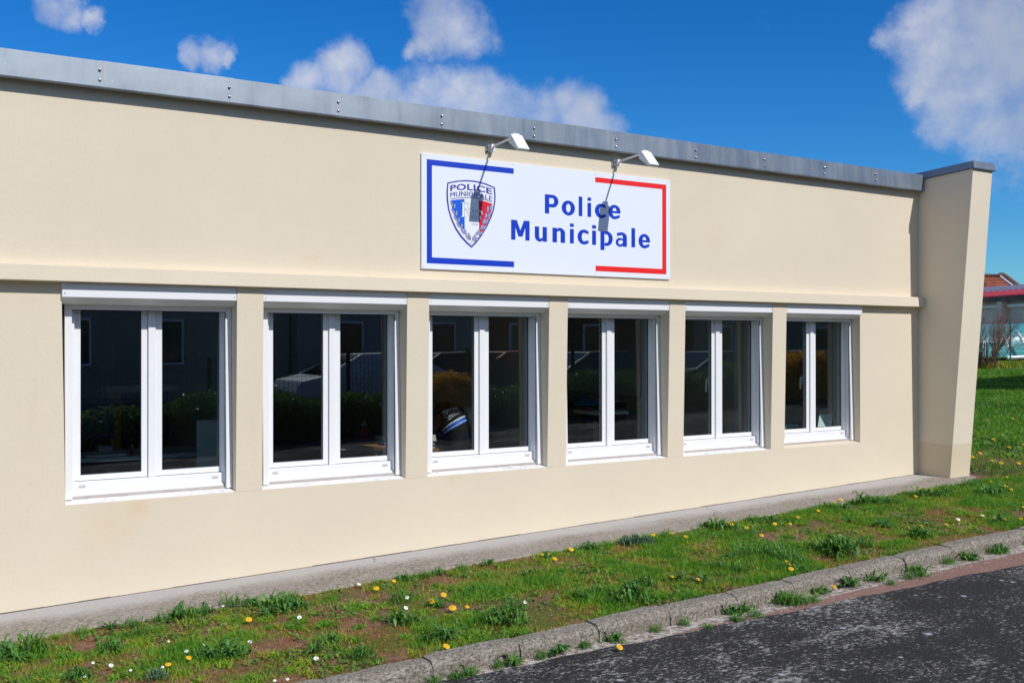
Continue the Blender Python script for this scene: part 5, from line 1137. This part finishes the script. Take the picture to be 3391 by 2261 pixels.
for px0, px1, nm in ((1395, 1560, 'left'), (2590, 2720, 'right')):
    xa, xb = mirror_x(px0, YH+.5), mirror_x(px1, YH+.5); xm = (xa+xb)/2; rw = abs(xb-xa)/2*1.02
    hh = .92 if nm == 'left' else 1.0
    f_ = thing('forsythia', (xm, YH+.55, ZA(xm)), 'forsythia bush in full yellow bloom mirrored in the %s window' % ('third' if nm == 'left' else 'sixth'), 'shrub')
    def fs():
        u, v = RNG.uniform(-1, 1), RNG.uniform(0, 1); r = RNG.uniform(.6, 1); a = RNG.uniform(0, 6.28); h = hh*(.55+.45*math.sqrt(max(0, 1-u*u)))*(1+.05*math.sin(u*9))
        z = RNG.uniform(0, 1)**.7
        while vn([u*3+z*2], [z*4+7], 1.6)[0] < .38: u, z = RNG.uniform(-1, 1), RNG.uniform(0, 1)**.7
        return (u*rw, math.cos(a)*.5*r*math.sqrt(1-u*u*.7), .08+z*h+RNG.normal(0, .03))
    me = cloud_leaves('blossom', 30000, fs, .024, M_FORS); o = bpy.data.objects.new('blossom', me); COL.objects.link(o); o.parent = f_
    b = MB()
    for i in range(26): a = random.uniform(-1, 1); b.tube([(xm+a*rw*.4, YH+.55, ZA(xm)), (xm+a*rw*.9, YH+.55+random.uniform(-.3, .3), ZA(xm)+hh*.8)], [.014, .004], 4)
    b.build('branches', M_TILED, f_)
ZS = -1.64
def sheet2(name, m_, Ys, z0, z1):
    b = MB(); b.v = [(-60, Ys[0], z0), (120, Ys[0], z0), (120, Ys[1], z1), (-60, Ys[1], z1)]; b.f = [(0, 1, 2, 3)]; return b.build(name, m_, kind='structure', fix=False)
M_PAVE = mat('far pavement', (.22, .21, .20), .9, var=.1, vscale=2)
sheet2('far_pavement', M_PAVE, (-11.6, -10.4), ZS+.06, ZS+.07); sheet2('street', mat('street asphalt', (.055, .055, .06), .9), (-22, -11.6), ZS, ZS); sheet2('far_ground', M_PAVE, (-400, -22), ZS+.02, ZS+.02)
YF = -9.6
wf = thing('mesh_fence', (12, YF, ZA(12)), 'dark green wire mesh fence behind the hedge across the road', 'fence'); MG = mat('dark green steel', (.01, .03, .02), .5)
for i in range(18): x = -3+i*2.5; MB().box(x-.03, x+.03, YF-.03, YF+.03, ZA(x)-.1, ZA(x)+1.45).build('post', MG, wf)
b = MB()
for k_ in range(8): b.tube([(-3, YF, ZA(-3)+.1+k_*.19), (39.5, YF, ZA(39.5)+.1+k_*.19)], .004, 4)
b.build('wire', MG, wf)
b = MB()
for i in range(520): x = -3+i*.08; b.box(x-.002, x+.002, YF-.004, YF+.004, ZA(x)+.1, ZA(x)+1.43)
o = b.build('mesh_panel', MG, wf, fix=False); o['kind'] = 'stuff'
# parked cars
MSCR = mat('tinted car glass', (.01, .012, .014), .04, 0, .3)
def make_car(xc, Y, paint, label):
    z0 = ZS+.002; c_ = thing('parked_car', (xc, Y, z0), label, 'car', 'cars parked across the road'); P_m = mat('car paint', paint, .5, 0, .25)
    side = [(-2.05, .35), (-2.08, .62), (-1.95, .85), (-1.45, .95), (-.5, 1.42), (.75, 1.45), (1.5, 1.02), (2.0, .95), (2.1, .6), (2.05, .33)]
    b = MB(); k = len(side)
    for s_, w in ((-1, 1), (1, 1)):
        for x, z in side: ww = .86 if z < 1.1 else .66; b.v.append((xc+x, Y+s_*ww, z0+z))
    b.f = [tuple(range(k)), tuple(reversed(range(k, 2*k)))]+[(i, (i+1) % k, k+(i+1) % k, k+i) for i in range(k)]
    b.build('body', P_m, c_, bevel=.04)
    for s_ in (-1, 1):
        b = MB(); y = Y+s_*.80; yt = Y+s_*.672
        b.poly([(xc-1.0, y+s_*.02, z0+1.02), (xc-.1, y+s_*.02, z0+1.03), (xc-.1, yt+s_*.012, z0+1.37), (xc-.5, yt+s_*.012, z0+1.36)]); b.poly([(xc, y+s_*.02, z0+1.03), (xc+1.2, y+s_*.02, z0+1.05), (xc+.72, yt+s_*.012, z0+1.37), (xc, yt+s_*.012, z0+1.38)])
        b.build('side_window', M_DARKM, c_, fix=False)
        for x in (-1.3, 1.3):
            w_ = MB().tube([(xc+x, Y+s_*.70, z0+.32), (xc+x, Y+s_*.88, z0+.32)], .32, 16).build('wheel', M_DARKM, c_); MB().tube([(xc+x, Y+s_*.875, z0+.32), (xc+x, Y+s_*.89, z0+.32)], .20, 12).build('rim', M_LAMPG, w_)
    MB().poly([(xc-1.42, Y-.7, z0+.972), (xc-1.42, Y+.7, z0+.972), (xc-.56, Y+.6, z0+1.402), (xc-.56, Y-.6, z0+1.402)]).build('windscreen', MSCR, c_, fix=False)
    for s_ in (-1, 1): MB().sph((xc-2.03, Y+s_*.6, z0+.66), .1, 8, 5, (.5, 1.4, .7)).build('headlight', M_CWHITE, c_)
    return c_
for px, Yc, pc, lb in ((1230, -13.6, (.45, .5, .58), 'silver grey car behind the hedge across from the second window'), (1480, -14.2, (.03, .03, .035), 'black car behind the forsythia across from the third window'), (1690, -16.5, (.4, .02, .02), 'red car further along the street across from the third window'),
                      (1960, -14.2, (.06, .065, .07), 'dark grey car across from the fourth window'), (2370, -14.0, (.04, .06, .12), 'dark blue car across from the fifth window'), (2650, -14.4, (.16, .18, .2), 'pale blue grey car behind the right forsythia across from the sixth window')):
    make_car(mirror_x(px, Yc), Yc, pc, lb)
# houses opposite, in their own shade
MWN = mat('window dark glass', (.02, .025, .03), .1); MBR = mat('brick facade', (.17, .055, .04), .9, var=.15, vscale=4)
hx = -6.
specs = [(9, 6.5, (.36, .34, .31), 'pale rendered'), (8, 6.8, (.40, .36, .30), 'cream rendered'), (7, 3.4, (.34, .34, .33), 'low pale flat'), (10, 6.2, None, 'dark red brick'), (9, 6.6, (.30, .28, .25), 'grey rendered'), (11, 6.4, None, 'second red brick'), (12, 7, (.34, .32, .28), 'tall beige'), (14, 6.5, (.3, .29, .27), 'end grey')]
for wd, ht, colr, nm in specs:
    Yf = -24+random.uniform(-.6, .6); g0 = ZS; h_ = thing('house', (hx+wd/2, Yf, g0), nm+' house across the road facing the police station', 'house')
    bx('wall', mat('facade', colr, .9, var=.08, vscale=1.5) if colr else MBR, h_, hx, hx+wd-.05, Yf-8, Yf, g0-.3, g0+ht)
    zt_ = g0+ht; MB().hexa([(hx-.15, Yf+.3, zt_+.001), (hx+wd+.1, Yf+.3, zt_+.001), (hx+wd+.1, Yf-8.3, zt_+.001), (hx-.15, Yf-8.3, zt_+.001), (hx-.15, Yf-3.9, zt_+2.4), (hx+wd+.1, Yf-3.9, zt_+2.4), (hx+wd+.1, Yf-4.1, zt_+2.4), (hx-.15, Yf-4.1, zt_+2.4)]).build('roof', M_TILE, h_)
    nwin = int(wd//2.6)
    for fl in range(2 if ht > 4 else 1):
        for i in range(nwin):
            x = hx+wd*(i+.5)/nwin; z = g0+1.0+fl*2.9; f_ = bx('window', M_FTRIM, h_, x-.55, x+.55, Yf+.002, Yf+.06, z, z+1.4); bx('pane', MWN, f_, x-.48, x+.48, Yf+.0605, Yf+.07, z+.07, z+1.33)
    hx += wd
# street lamp seen in the first pane
for o in bpy.data.objects:
    if '_o' in o: del o['_o']
